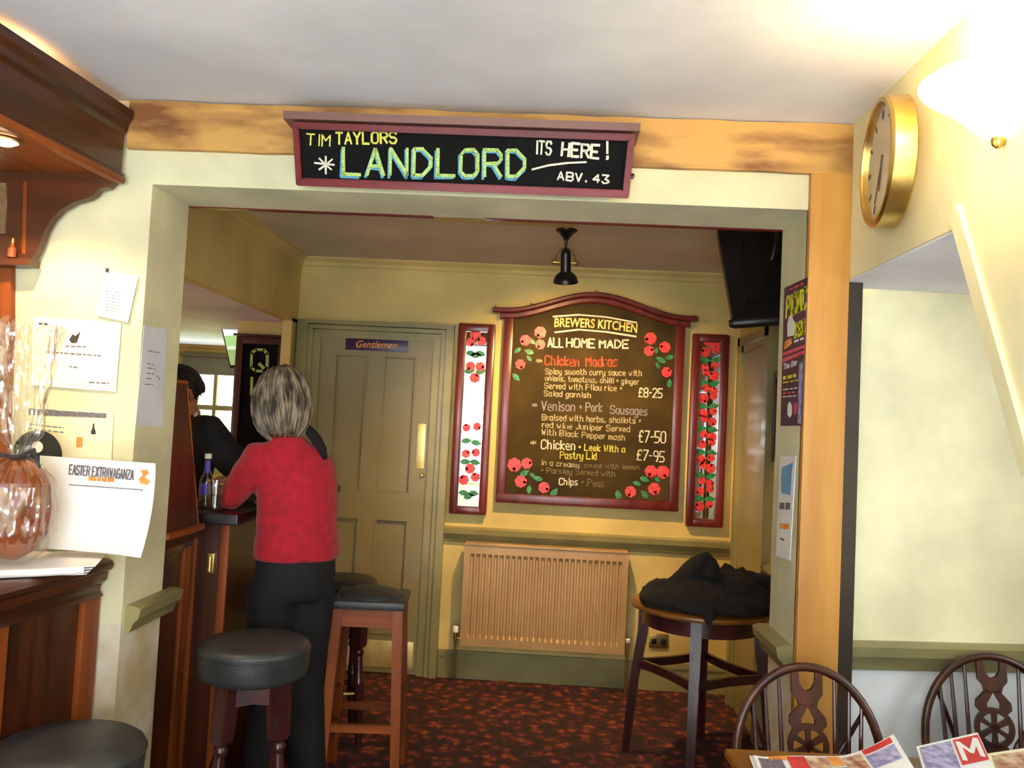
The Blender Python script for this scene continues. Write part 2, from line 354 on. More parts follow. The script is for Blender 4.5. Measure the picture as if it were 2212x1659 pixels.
def font(name, parent, txt, p0, p1, hpx, plane, mat, shear=0, offset=0, arc=0, lift=.001):
    cu = bpy.data.curves.new('t', 'FONT'); cu.body = txt; cu.shear = shear; cu.offset = offset; cu.resolution_u = 3
    o = bpy.data.objects.new('t', cu); C.objects.link(o)
    me = bpy.data.meshes.new_from_object(o.evaluated_get(bpy.context.evaluated_depsgraph_get()))
    bpy.data.objects.remove(o); bpy.data.curves.remove(cu)
    xs = [v.co.x for v in me.vertices]; ys = [v.co.y for v in me.vertices]; x0, x1, yt = min(xs), max(xs), .70
    pl, n = plane; b = B(); b.b.from_mesh(me); bpy.data.meshes.remove(me)
    L = math.hypot(p1[0]-p0[0], p1[1]-p0[1]); ux, uy = (p1[1]-p0[1])/L, -(p1[0]-p0[0])/L
    for v in b.b.verts:
        t = (v.co.x-x0)/(x1-x0); k = v.co.y/yt*hpx + arc*(1-(2*t-1)**2)
        v.co = onplane(p0[0]+(p1[0]-p0[0])*t+ux*k, p0[1]+(p1[1]-p0[1])*t+uy*k, pl, n)+n*lift
    return part(name, b, mat, parent)
def patch(name, parent, pix, plane, mat, lift=.0008, th=.0006):   # flat printed shape on a sheet
    p0, n = plane; b = B(); b.prism([onplane(x, y, p0, n)+n*lift for x, y in pix], n*th); return part(name, b, mat, parent)
NY = V((0, -1, 0))

# ------------------------------------------------------------------ the setting
FY, BY = 2.60, 2.875          # front and back face of the dividing wall
XL, XR = -1.30, .803          # the opening
FAR = 5.10
b = B(); b.box(-5, 2.6, -2.6, 8.0, -.06, 0); struct('floor', b, MT['carpet'])
b = B(); b.box(-3.3, .93, -2.3, .45, 0, .004); struct('floor_stone', b, MT['stone'])  # unseen pale floor added behind the camera to bounce sunlight onto the ceiling
b = B(); b.box(-3.4, 2.4, -2.5, FY, 2.545, 2.62); struct('ceiling', b, MT['ceil'])
b = B(); b.box(-1.66, 1.4, BY, FAR+.1, 2.54, 2.62); struct('ceiling_back', b, MT['ceil2'])
b = B(); b.box(-3.4, XL, FY, BY, 0, 2.62); b.box(XL, XR, FY, BY, 2.272, 2.62); b.box(XR, .95, FY, BY, 0, 2.62)
bmesh.ops.remove_doubles(b.b, verts=b.b.verts, dist=1e-5); struct('wall_front', b, MT['jamb'])
wy = lambda x: 2.70+.14*(x-.93)
b = B(); b.prism([(.95, wy(.95), 0), (2.3, wy(2.3), 0), (2.3, 3.05, 0), (.95, 3.05, 0)], (0, 0, 2.1)); struct('wall_alcove', b, MT['alcove'])
b = B(); b.prism([(.93, FY, 2.054), (.93, 1.911, 2.054), (.93, 1.631, 1.53), (.93, .82, 0), (.93, -2.3, 0), (.93, -2.3, 2.6), (.93, FY, 2.6)], (.13, 0, 0)); struct('wall_right', b, MT['cream'])
b = B(); b.box(1.061, 2.3, .7, 2.95, 2.054, 2.12); b.box(.932, 2.2, 1.917, FY, 2.046, 2.0535); b.box(.98, 2.2, FY, 2.69, 2.046, 2.0535); struct('ceiling_alcove', b, MT['ceil'])
b = B(); b.box(2.2, 2.3, .7, 1.25, 0, 2.054); b.box(2.2, 2.3, 2.2, 2.95, 0, 2.054); b.box(2.2, 2.3, 1.25, 2.2, 0, 1.02); b.box(2.2, 2.3, 1.25, 2.2, 1.98, 2.054); b.box(1.06, 2.2, .6, .7, 0, 2.054); struct('wall_alcove_side', b, MT['alcove'])
b = B(); b.prism([(.918, 1.93, 2.085), (.918, 1.62, 1.50), (.918, 1.586, 1.518), (.918, 1.896, 2.105)], (.014, 0, 0)); struct('trim_1', b, MT['cream'])
b = B(); b.box(-3.4, -3.3, -2.4, 2.6, 0, 2.6); struct('wall_left', b, MT['cream'])
# wall behind the camera with two assumed sash windows, enlarged to let in more sun
wins = ((-1.33, -.17), (-.05, .93-.03))
b = B(); zt, zb = 2.36, .62
b.box(-3.4, 1.06, -2.4, -2.3, 0, zb); b.box(-3.4, 1.06, -2.4, -2.3, zt, 2.6); b.box(-3.4, wins[0][0], -2.4, -2.3, zb, zt); b.box(wins[0][1], wins[1][0], -2.4, -2.3, zb, zt); b.box(wins[1][1], 1.06, -2.4, -2.3, zb, zt)
struct('wall_behind', b, MT['cream'])
for i, (a, c) in enumerate(wins):
    b = B()
    for x in (a, c-.05): b.box(x, x+.05, -2.4, -2.26, zb, zt)
    b.box((a+c)/2-.015, (a+c)/2+.015, -2.36, -2.32, zb, zt)
    for z in (zb, (zb+zt)/2-.02, zt-.05): b.box(a, c, -2.39, -2.27, z, z+.05)
    f = struct('window_%d' % (i+2), b, MT['olive'])
    b = B(); b.box(a+.05, c-.05, -2.345, -2.34, zb+.05, zt-.05); p = part('pane', b, MT['pane'], f)
b = B()
for y in (1.25, 1.71, 2.15): b.box(2.19, 2.28, y, y+.05, 1.02, 1.98)
for z in (1.02, 1.48, 1.93): b.box(2.195, 2.275, 1.25, 2.2, z, z+.05)
f = struct('window_4', b, MT['olive'])  # assumed side window, unseen, added as the opening for the alcove light
b = B(); b.box(2.235, 2.24, 1.3, 2.15, 1.07, 1.93); part('pane', b, MT['pane'], f)
# far room
b = B(); b.box(-1.94, -1.56, FAR, FAR+.12, 0, 2.62); b.box(-1.56, 1.35, FAR, FAR+.12, 0, 2.62); struct('wall_far', b, MT['far'])
b = B(); b.box(1.19, 1.32, BY, FAR+.1, 0, 2.6); b.box(.95, 1.3, BY-.05, BY, 0, 2.6); struct('wall_far_right', b, MT['far'])
b = B(); b.box(-1.62, -1.56, BY, FAR, 2.12, 2.6); b.box(-1.62, -1.56, 4.98, FAR, 0, 2.14); struct('wall_bulkhead', b, MT['far'])
b = B(); b.box(-4.5, -1.622, BY, 7.6, 2.12, 2.2); struct('ceiling_servery', b, MT['ceil'])
b = B()
WX0, WX1, WZ0, WZ1, WYY = -3.27, -2.35, 1.0, 2.0, 7.3
b.box(-4.5, WX0, WYY, WYY+.12, 0, 2.6); b.box(WX1, -1.5, WYY, WYY+.12, 0, 2.6); b.box(WX0, WX1, WYY, WYY+.12, 0, WZ0); b.box(WX0, WX1, WYY, WYY+.12, WZ1, 2.6)
struct('wall_far_left', b, MT['yellow'])
b = B(); b.box(-4.5, -4.4, 2.6, 7.5, 0, 2.6); b.box(-1.56, -1.46, FAR+.1, 7.5, 0, 2.6); b.box(-3.4, -3.3, 2.6, 2.875, 0, 2.6); struct('wall_servery', b, MT['yellow'])
b = B()
for x in (WX0, WX1-.05): b.box(x, x+.05, WYY-.03, WYY+.1, WZ0, WZ1)
for x in (WX0+.30, WX0+.59): b.box(x, x+.03, WYY+.02, WYY+.06, WZ0, WZ1)
for z in (WZ0, WZ1-.05, 1.55): b.box(WX0, WX1, WYY-.02, WYY+.09, z, z+.045)
f = struct('window_1', b, MT['olive'])
b = B(); b.box(WX0+.05, WX1-.05, WYY+.035, WYY+.04, WZ0+.045, WZ1-.05); part('pane', b, MT['pane'], f)
# trims: pine beam and post, dark strip, red strips, rails, cornices, skirtings
pts = []
b = B(); n = 26; top = []; bot = []
for i in range(n+1):
    x = -1.385+(.93+1.385)*i/n
    top.append((x, FY-.022, 2.541+random.uniform(-.004, .003))); bot.append((x, FY-.022, 2.384+random.uniform(-.002, .002)))
b.prism(bot+top[::-1], (0, .03, 0)); struct('trim_2', b, MT['pine'])['label'] = 'old golden pine beam across the top of the opening'
b = B(); b.box(.803, .93, FY-.024, FY+.01, 0, 2.384, .004); struct('trim_3', b, MT['pinez'])['label'] = 'golden pine post at the right of the opening'
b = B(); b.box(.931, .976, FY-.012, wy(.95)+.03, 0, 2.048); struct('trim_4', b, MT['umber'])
b = B(); b.box(-1.295, -.42, BY-.012, BY+.012, 2.268, 2.284); b.box(-.235, .80, BY-.012, BY+.012, 2.268, 2.284); struct('trim_5', b, MT['red'])
RAIL = [(0, -.055), (.012, -.05), (.02, -.03), (.03, -.02), (.034, 0), (.02, .006), (0, .006)]
def rail(nm, p0, p1, nrm, zt, mat, sc_=1.0):
    p0, p1, nrm = V(p0), V(p1), V(nrm); b = B(); b.prism([V((p0.x, p0.y, zt))+nrm*a*sc_+V((0, 0, c*sc_)) for a, c in RAIL], V((p1.x-p0.x, p1.y-p0.y, 0))); return struct(nm, b, mat, ang=25)
rail('trim_6', (-.57, FAR), (1.19, FAR), (0, -1, 0), .905, MT['olive'], 1.6)
rail('trim_7', (.975, wy(.975)), (2.2, wy(2.2)), (.14, -.99, 0), .91, MT['olive'], 1.55)
rail('trim_8', (XL, FY+.02), (XL, BY+.06), (1, 0, 0), .905, MT['olive'], 1.5)
rail('trim_9', (XR, FY+.01), (XR, BY+.03), (-1, 0, 0), .905, MT['olive'], 1.5)
rail('trim_10', (1.19, 2.9), (1.19, 4.26), (-1, 0, 0), .905, MT['olive'], 1.3)
COR = [(0, 0), (.05, 0), (.05, -.012), (.02, -.03), (.012, -.05), (0, -.055)]
def cornice(nm, p0, p1, nrm, zt):
    p0, p1, nrm = V(p0), V(p1), V(nrm); b = B(); b.prism([V((p0.x, p0.y, zt))+nrm*a+V((0, 0, c)) for a, c in COR], V((p1.x-p0.x, p1.y-p0.y, 0))); struct(nm, b, MT['far'], ang=20)
cornice('trim_11', (-1.56, FAR), (1.19, FAR), (0, -1, 0), 2.54); cornice('trim_12', (-1.56, BY), (-1.56, FAR), (1, 0, 0), 2.54); cornice('trim_13', (1.19, BY), (1.19, FAR), (-1, 0, 0), 2.54)
cornice('trim_14', (-4.4, WYY), (-1.5, WYY), (0, -1, 0), 2.12)
b = B(); b.box(-.565, 1.19, FAR-.02, FAR, 0, .165); b.box(-.565, 1.19, FAR-.028, FAR-.012, .135, .15); struct('baseboard_far', b, MT['olive'])
b = B(); b.box(1.17, 1.19, BY, 4.2, 0, .165); struct('baseboard_right', b, MT['olive'])
# gents door
def panel_door(nm, mk, mat, dmat):
    d = struct(nm, mk(0), dmat); return d
b = B(); DX0, DX1, DZ = -1.405, -.69, 2.06
dy = FAR-.02
pan = [(-1.315, -1.165, 1.13, 1.93), (-1.015, -.79-.01, 1.13, 1.93), (-1.315, -1.165, .22, .94), (-1.015, -.80, .22, .94)]
pan = [(-1.30, -1.105, 1.10, 1.935), (-.995, -.80, 1.10, 1.935), (-1.30, -1.105, .24, .93), (-.995, -.80, .24, .93)]
xs = sorted({DX0, DX1, -1.30, -1.105, -.995, -.80}); zs = sorted({.01, DZ, .24, .93, 1.10, 1.935})
for i in range(len(xs)-1):
    for j in range(len(zs)-1):
        xm, zm = (xs[i]+xs[i+1])/2, (zs[j]+zs[j+1])/2
        rec = any(a < xm < c and e < zm < f for a, c, e, f in pan)
        b.box(xs[i], xs[i+1], dy+(.014 if rec else 0), FAR, zs[j], zs[j+1])
door = struct('door_1', b, MT['olived']); door['label'] = 'olive four panel door to the gents'
for a, c, e, f in pan:
    b = B()
    for q in ((a, e, c, e), (c, e, c, f), (c, f, a, f), (a, f, a, e)):
        b.tube([(q[0], dy+.004, q[1]), (q[2], dy+.004, q[3])], .008, 6)
    part('panel_moulding', b, MT['olived'], door)
b = B(); b.box(-.765, -.715, dy-.004, dy, 1.255, 1.53, .001); part('push_plate', b, MT['brasspl'], door)['label'] = 'pale worn brass push plate'
b = B(); b.lathe([(.012, 0), (.014, .01), (.008, .018)], (-.722, dy, 1.215), 14, (0, -1, 0)); part('lock', b, MT['brass'], door)
b = B(); b.box(-1.36, -.72, dy-.004, dy, .04, .20, .001); part('kick_plate', b, MT['brasspl'], door)
b = B()
for k, (o_, i_, dpt) in enumerate(((.0, .045, .055), (.03, .075, .042), (.06, .125, .03))):
    b.box(-1.545+o_, -1.545+i_+.02, FAR-dpt, FAR, 0, 2.145-o_); b.box(-.57-i_-.0, -.57-o_, FAR-dpt, FAR, 0, 2.145-o_); b.box(-1.545+o_, -.57-o_, FAR-dpt+.0012, FAR, 2.145-i_+.02, 2.145-o_)
part('architrave', b, MT['olive'], door, ang=20)
# door in the right-hand wall
b = B(); b.box(1.165, 1.19, 4.42, 4.86, 0, 2.05); d2 = struct('door_2', b, MT['olived'])
b = B()
for o_, i_, dpt in ((0, .05, .05), (.03, .09, .035)):
    b.box(1.19-dpt, 1.19, 4.95-i_, 4.95-o_, 0, 2.13-o_); b.box(1.19-dpt, 1.19, 4.27+o_, 4.27+i_+.03, 0, 2.13-o_); b.box(1.19-dpt, 1.19, 4.27+o_+.001, 4.95-o_-.001, 2.13-i_, 2.13-o_-.001)
part('architrave', b, MT['olive'], d2, ang=20)
# outside the far window
g_ = B(); g_.box(-14, 8, 7.6, 30, -.1, 0); struct('ground_outside', g_, MT['grass'])
for i, (x, y, s) in enumerate(((-4.35, 11.0, .98), (-6.2, 12.2, .95), (-2.6, 12.4, .85))):
    b = B(); b.ell((x, y, .75*s), (.8*s, .6*s, .8*s), seg=48, rg=32)
    for v in b.b.verts: v.co += v.normal*0 + (v.co-V((x, y, .75*s))).normalized()*.22*noise.noise(v.co*5)
    zmin = min(v.co.z for v in b.b.verts)
    for v in b.b.verts: v.co.z -= zmin
    h_ = mesh_obj('bush', b, MT['green'], loc=(x, y, 0)); tag(h_, ('sunlit yellow green bush outside the far left window, middle one', 'larger bush outside the far left window, on the left', 'smaller bush outside the far left window, on the right')[i], 'bush', 'bushes outside the window')

# ------------------------------------------------------------------ servery: front bar, canopy
BRZ = -.0897
def flush(b):
    for v in b.b.verts:
        if v.co.y > -.02: v.co.y += v.co.x*.0899
    return b
bar = thing('bar_counter', 'mahogany bar counter with moulded edge at left of the front room', 'bar', (-1.335, 2.585, 0), BRZ)
b = B(); b.prism([(x, 0, z) for x, z in ((-.6, 1.025), (-.012, 1.025), (.002, 1.035), (.006, 1.048), (0, 1.06), (-.012, 1.066), (-.6, 1.066))], (0, -2.2, 0)); part('counter_top', flush(b), MT['mahy'], bar, ang=30)
b = B(); b.prism([(x, 0, z) for x, z in ((-.1, 1.025), (-.01, 1.025), (-.014, 1.0), (-.03, .985), (-.034, .965), (-.02, .95), (-.1, .95))], (0, -2.2, 0)); part('moulding', flush(b), MT['mahy'], bar, ang=30)
b = B(); b.box(-.12, -.05, -2.2, 0, 0, .96); part('front_panel', flush(b), MT['mahz'], bar)
for k, yy in enumerate((-.035, -.43, -.85, -1.3)):
    b = B(); b.box(-.06, -.03, yy-.04, yy+.035, .1, .95, .004); part('stile', b, MT['oakz'], bar)
b = B(); b.box(-.06, -.026, -2.2, 0, 0, .12, .004); part('plinth', flush(b), MT['mahy'], bar)

can = thing('bar_canopy', 'mahogany canopy over the front bar with curved bracket', 'canopy', (-1.386, 2.57, 0), BRZ)
b = B(); b.prism([(x, 0, z) for x, z in ((-.04, 2.274), (0, 2.274), (.004, 2.29), (-.006, 2.30), (-.004, 2.42), (.006, 2.435), (.008, 2.455), (.02, 2.475), (.022, 2.50), (-.04, 2.50))], (0, -2.4, 0)); part('fascia', b, MT['mahy'], can, ang=25)
b = B(); b.prism([(x, -.0, z) for x, z in ((-.02, 2.262), (.008, 2.262), (.012, 2.272), (.008, 2.282), (-.02, 2.282))], (0, -2.4, 0)); part('bead', b, MT['oaky'], can)
b = B(); b.box(-1.0, -.04, -2.4, 0, 2.285, 2.30); part('soffit', flush(b), MT['oaky'], can)
b = B(); b.box(-1.0, -.3, -2.4, 0, 2.30, 2.32); b.box(-.36, -.30, -2.4, 0, 2.32, 2.545); part('cove_back', flush(b), MT['oaky'], can)
cp_ = [(258, 370), (246, 392), (233, 404), (212, 408), (203, 420), (190, 428), (160, 436), (132, 452), (110, 474), (95, 500), (84, 530), (76, 548), (70, 552), (68, 566), (60, 572), (-120, 572), (-120, 370)]
def localto(o, p): return o.matrix_basis.inverted() @ p
b = B(); b.prism([localto(can, at(x, y, y=2.55)) for x, y in cp_], localto(can, V((0, .03, 0)))-localto(can, V((0, 0, 0)))); part('bracket', b, MT['mahx'], can, ang=25)
for x0, x1 in ((50, 58),):
    b = B(); b.prism([localto(can, at(x, y, y=2.548)) for x, y in ((x0, 392), (x1, 392), (x1-3, 548), (x0-3, 548))], localto(can, V((0, .01, 0)))-localto(can, V((0, 0, 0)))); part('bead', b, MT['oakz'], can)
b = B(); b.prism([localto(can, at(x, y, y=2.546)) for x, y in ((-90, 395), (13, 395), (10, 505), (-90, 505))], localto(can, V((0, .01, 0)))-localto(can, V((0, 0, 0)))); part('mirror_panel', b, MT['mirror'], can)
b = B(); b.prism([localto(can, at(x, y, y=2.52)) for x, y in ((-120, 558), (62, 558), (60, 572), (-120, 572))], localto(can, V((0, .06, 0)))-localto(can, V((0, 0, 0)))); part('shelf', b, MT['mahx'], can)
b = B(); b.prism([localto(can, at(x, y, y=2.57)) for x, y in ((-140, 572), (22, 572), (22, 700), (12, 960), (6, 1180), (-140, 1180))], localto(can, V((0, .025, 0)))-localto(can, V((0, 0, 0)))); part('back_board', b, MT['oakz'], can)
LP = at(8, 300, z=2.283)
dl = thing('downlight', 'lit round downlight in the soffit of the bar canopy', 'lamp', LP)
b = B(); b.lathe([(.048, 0), (.05, -.006), (.038, -.008), (.036, -.002)], LP, 28); part('rim', b, MT['brass'], dl)
b = B(); b.ell(LP+V((0, 0, -.004)), (.034, .034, .016)); part('bulb', b, emit('lamp_glow', (1, .78, .45), 30), dl)
light('canopy_downlight', 'SPOT', LP+V((0, 0, -.03)), 34, (1, .70, .36), LP+V((.02, .08, -2)), spot_size=math.radians(130), spot_blend=.5, shadow_soft_size=.03)
light('cove_lamp', 'POINT', (-1.50, 2.18, 2.44), 2.2, (1, .55, .2), shadow_soft_size=.04)  # assumed unseen lamp, put in for the warm light above the canopy
sb = tag(mesh_obj('sensor_box', B().box(-.034, .034, -.04, 0, -.036, .036, .004), MT['white'], loc=at(27, 588, y=2.54)+V((0, .03, 0))), 'small white sensor box under the bar bracket', 'sensor')
bt = at(25, 556, y=2.535)
bo = thing('miniature_bottle', 'tiny gold necked bottle on the bracket shelf', 'bottle', bt)
b = B(); b.lathe([(.012, 0), (.013, .004), (.013, .028), (.006, .036), (.005, .05)], bt, 16); part('bottle_body', b, MT['choc'], bo)
b = B(); b.lathe([(.0065, .046), (.0065, .06), (.005, .062)], bt, 14); part('cap', b, MT['brass'], bo)

# ------------------------------------------------------------------ far bar
fb = thing('bar', 'dark wooden bar counter in the far room where the woman leans', 'bar', (-1.3, 3.3, 0))
b = B(); b.box(-1.62, -1.168, 3.20, 4.85, 1.105, 1.148, .006); part('counter_top', b, MT['ebony'], fb)
b = B(); b.box(-1.37, -1.215, 3.25, 4.8, 0, 1.105); part('front_panel', b, MT['mahz'], fb)
for x0, x1 in ((-1.37, -1.34), (-1.245, -1.212)):
    b = B(); b.box(x0, x1, 3.238, 3.252, .1, 1.10, .003); part('stile', b, MT['oakz'], fb)
b = B(); b.box(-1.372, -1.21, 3.236, 3.252, .0, .14, .003); part('plinth', b, MT['mahx'], fb)
p = at(455, 1217, y=3.236)
b = B(); b.box(p.x-.014, p.x+.014, 3.232, 3.25, p.z-.04, p.z+.04, .003); b.tube([(p.x, 3.228, p.z-.03), (p.x, 3.228, p.z+.03)], .006, 8); part('bolt', b, MT['brass'], fb)
hb = thing('bar_hatch', 'mahogany hatch section of the bar just behind the left jamb', 'bar', (-1.36, 3.0, 0))
b = B(); b.box(-1.62, -1.29, BY+.005, 3.195, 1.085, 1.11, .006); part('ledge', b, MT['oaky'], hb)
b = B(); b.prism([(x, BY+.005, z) for x, z in ((-1.4, 1.085), (-1.30, 1.085), (-1.315, 1.06), (-1.335, 1.04), (-1.34, 1.01), (-1.4, 1.01))], (0, .315, 0)); part('moulding', b, MT['mahy'], hb, ang=25)
b = B(); b.box(-1.40, -1.35, BY+.005, 3.19, 0, 1.05); part('front_panel', b, MT['mahz'], hb)
for y0 in (2.885, 3.13): b = B(); b.box(-1.355, -1.335, y0, y0+.055, .1, 1.02, .003); part('stile', b, MT['oakz'], hb)
sn = thing('bar_screen', 'tall wooden end screen standing on the bar ledge', 'screen', (-1.315, 2.95, 1.11))
b = B(); b.prism([(-1.325, BY+.005, 1.11), (-1.325, 3.15, 1.11), (-1.325, 2.965, 1.64), (-1.325, BY+.005, 1.64)], (.022, 0, 0)); part('board', b, MT['mahz'], sn)
b = B(); b.tube([(-1.312, 3.157, 1.11), (-1.312, 2.972, 1.64)], .011, 8); part('edge_strip', b, MT['oakz'], sn)
b = B(); b.box(-1.328, -1.30, BY+.005, 2.975, 1.64, 1.652, .003); part('cap', b, MT['oaky'], sn)

# things on the far bar
tw = tag(mesh_obj('bar_towel', B().box(-.075, .075, -.09, .09, 0, .006, .002), MT['towel'], loc=(-1.405, 3.34, 1.148)), 'red bar towel under the bottle and glass', 'towel')
p = at(443, 1093, y=3.36); p = V((p.x, 3.36, 1.154))
bo = thing('bottle', 'clear bottle with blue label on the far bar beside the glass', 'bottle', p)
b = B(); b.lathe([(.022, 0), (.028, .003), (.029, .01), (.029, .10), (.026, .118), (.014, .14), (.011, .155), (.0115, .20), (.013, .203), (.013, .212), (.011, .214)], p, 24); part('glass_body', b, MT['glass'], bo)
b = B(); b.lathe([(.0295, .05), (.0295, .095)], p, 24, cap=False); part('label', b, MT['label'], bo)
b = B(); b.lathe([(.0165, .138), (.0118, .158), (.012, .188)], p, 20, cap=False); part('neck_label', b, MT['label'], bo)
b = B(); b.lathe([(.0135, .196), (.0142, .198), (.0142, .215), (.012, .217)], p, 20); part('cap', b, MT['white'], bo)
p = at(464, 1096, y=3.268); p = V((p.x, 3.268, 1.154))
gl = thing('tumbler', 'clear glass tumbler standing right of the blue label bottle', 'glass', p)
b = B(); b.lathe([(.024, 0), (.027, .004), (.033, .115), (.0315, .115), (.0255, .01), (.001, .009)], p, 28); part('glass_wall', b, MT['glass'], gl)
b = B(); b.lathe([(.0245, .011), (.028, .06)], p, 24); part('drink', b, MT['drink'], gl)

# ------------------------------------------------------------------ signs on the walls
# blackboard over the opening
S0 = V((0, 2.535, 2.274)); SN = V((0, -(2.442-2.274), -(2.535-2.465))).normalized()
sg = thing('chalkboard_sign', 'long red framed blackboard with chalk beer notice above the opening', 'sign', (-.285, 2.55, 2.27))
def sgp(x, z): return V((x, 2.535-(z-2.274)*(.07/.168), z))
b = B(); b.prism([sgp(x, z) for x, z in ((-.80, 2.276), (.228, 2.276), (.232, 2.442), (-.803, 2.442))], -SN*.014); part('panel', b, MT['board'], sg)
fr = [[(-.805, 2.27), (.233, 2.27), (.213, 2.293), (-.786, 2.293)], [(-.806, 2.446), (.238, 2.446), (.217, 2.427), (-.786, 2.427)], [(-.805, 2.27), (-.786, 2.293), (-.786, 2.427), (-.806, 2.446)], [(.233, 2.27), (.213, 2.293), (.217, 2.427), (.238, 2.446)]]
for q in fr:
    b = B(); b.prism([sgp(x, z)+SN*.004 for x, z in q], SN*.014); bmesh.ops.bevel(b.b, geom=b.b.edges[:], offset=.003, segments=2, affect='EDGES'); part('frame_rail', b, MT['red'], sg)
b = B(); b.prism([(-.832, y, z) for y, z in ((2.442, 2.447), (2.438, 2.470), (2.46, 2.478), (2.574, 2.478), (2.574, 2.447))], (1.083, 0, 0)); part('cap', b, MT['capw'], sg)
for x in (-.815, .245): b = B(); b.lathe([(.008, 0), (.008, .012), (.003, .014)], (x, FY-.02, 2.35), 10, (0, -1, 0)); part('fixing_screw', b, MT['black'], sg)
SP = (S0, SN)
write('chalk_word', sg, 'TIM', (662, 313), (712, 316), 24, SP, MT['chalky'], 3)
write('chalk_word', sg, 'TAYLORS', (726, 311), (856, 309), 24, SP, MT['chalky'], 4)
write('chalk_word', sg, 'LANDLORD', (738, 382), (1131, 387), 58, SP, MT['chalkb'], 6, 1)
write('chalk_word', sg, 'LANDLORD', (742, 376), (1134, 381), 56, SP, MT['chalkg'], 6.5, 1, lift=.002)
write('chalk_word', sg, 'ITS', (1157, 332), (1190, 334), 28, SP, MT['chalk'], 4)
write('chalk_word', sg, 'HERE', (1213, 336), (1292, 342), 28, SP, MT['chalk'], 5); write('chalk_word', sg, '!', (1306, 344), (1312, 344), 38, SP, MT['chalk'], 5)
write('chalk_word', sg, 'ABV. 43', (1204, 388), (1314, 396), 17, SP, MT['chalk'], 3.5)
b = B(); strokes(b, [[(1150, 366), (1185, 357), (1225, 352), (1266, 350)]], SP, 4); part('chalk_underline', b, MT['chalk'], sg)
b = B(); strokes(b, [[(680, 352), (722, 356)], [(704, 338), (704, 375)], [(690, 342), (704, 356)], [(718, 344), (704, 356)], [(690, 366), (704, 356)], [(716, 366), (704, 356)]], SP, 3.5); part('chalk_star', b, MT['chalk'], sg)

# menu board
mb = thing('menu_board', 'large arched red framed blackboard menu on the far wall', 'menu board', (.29, FAR-.02, 1.075))
MXC = .29
def arch(x, base, h):
    t = (x-MXC)/.56; return base+(h*.5*(1+math.cos(PI*t)) if abs(t) < 1 else 0)
b = B(); N_ = 40; tp = [(-.21+1.005*i/N_, 5.07, arch(-.21+1.005*i/N_, 2.2, .13)) for i in range(N_+1)]
b.prism([(-.21, 5.07, 1.12), (.795, 5.07, 1.12)]+tp[::-1], (0, .025, 0)); part('panel', b, MT['menu'], mb)
for x0, x1 in ((-.263, -.203), (.785, .845)): b = B(); b.box(x0, x1, 5.045, 5.098, 1.076, 2.23, .012); part('frame_stile', b, MT['redz'], mb)
b = B(); b.box(-.263, .845, 5.043, 5.098, 1.076, 1.136, .012); part('frame_rail', b, MT['redz'], mb)
def moulded(dz0, dz1, y0, x0, x1):
    R = []
    for i in range(N_+1):
        x = x0+(x1-x0)*i/N_; z0, z1 = arch(x, dz0, .12), arch(x, dz1, .12); R.append([(x, 5.098, z0), (x, y0+.008, z0), (x, y0, z0+.008), (x, y0, z1-.008), (x, y0+.008, z1), (x, 5.098, z1)])
    return B().rings(R)
part('pediment', moulded(2.20, 2.238, 5.035, -.29, .872), MT['redz'], mb, ang=35)
part('pediment_cap', moulded(2.234, 2.266, 5.012, -.338, .915), MT['redz'], mb, ang=35)
for x in (-.32, -.1, .29, .66, .89): b = B(); b.lathe([(.006, 0), (.006, .012), (.002, .016)], (x, 5.03, arch(x, 2.266, .12)-.002), 8); part('hook', b, MT['brass'], mb)
MP = (V((0, 5.07, 0)), NY)
font('gilt_lettering', mb, 'BREWERS KITCHEN', (1197, 706), (1376, 719), 19, MP, MT['gold'], offset=.022, arc=4)
b = B(); strokes(b, [[(1195, 684), (1250, 680), (1310, 685), (1375, 697)], [(1199, 718), (1250, 712), (1310, 717), (1374, 727)]], MP, 3.5); part('gilt_line', b, MT['chalk'], mb)
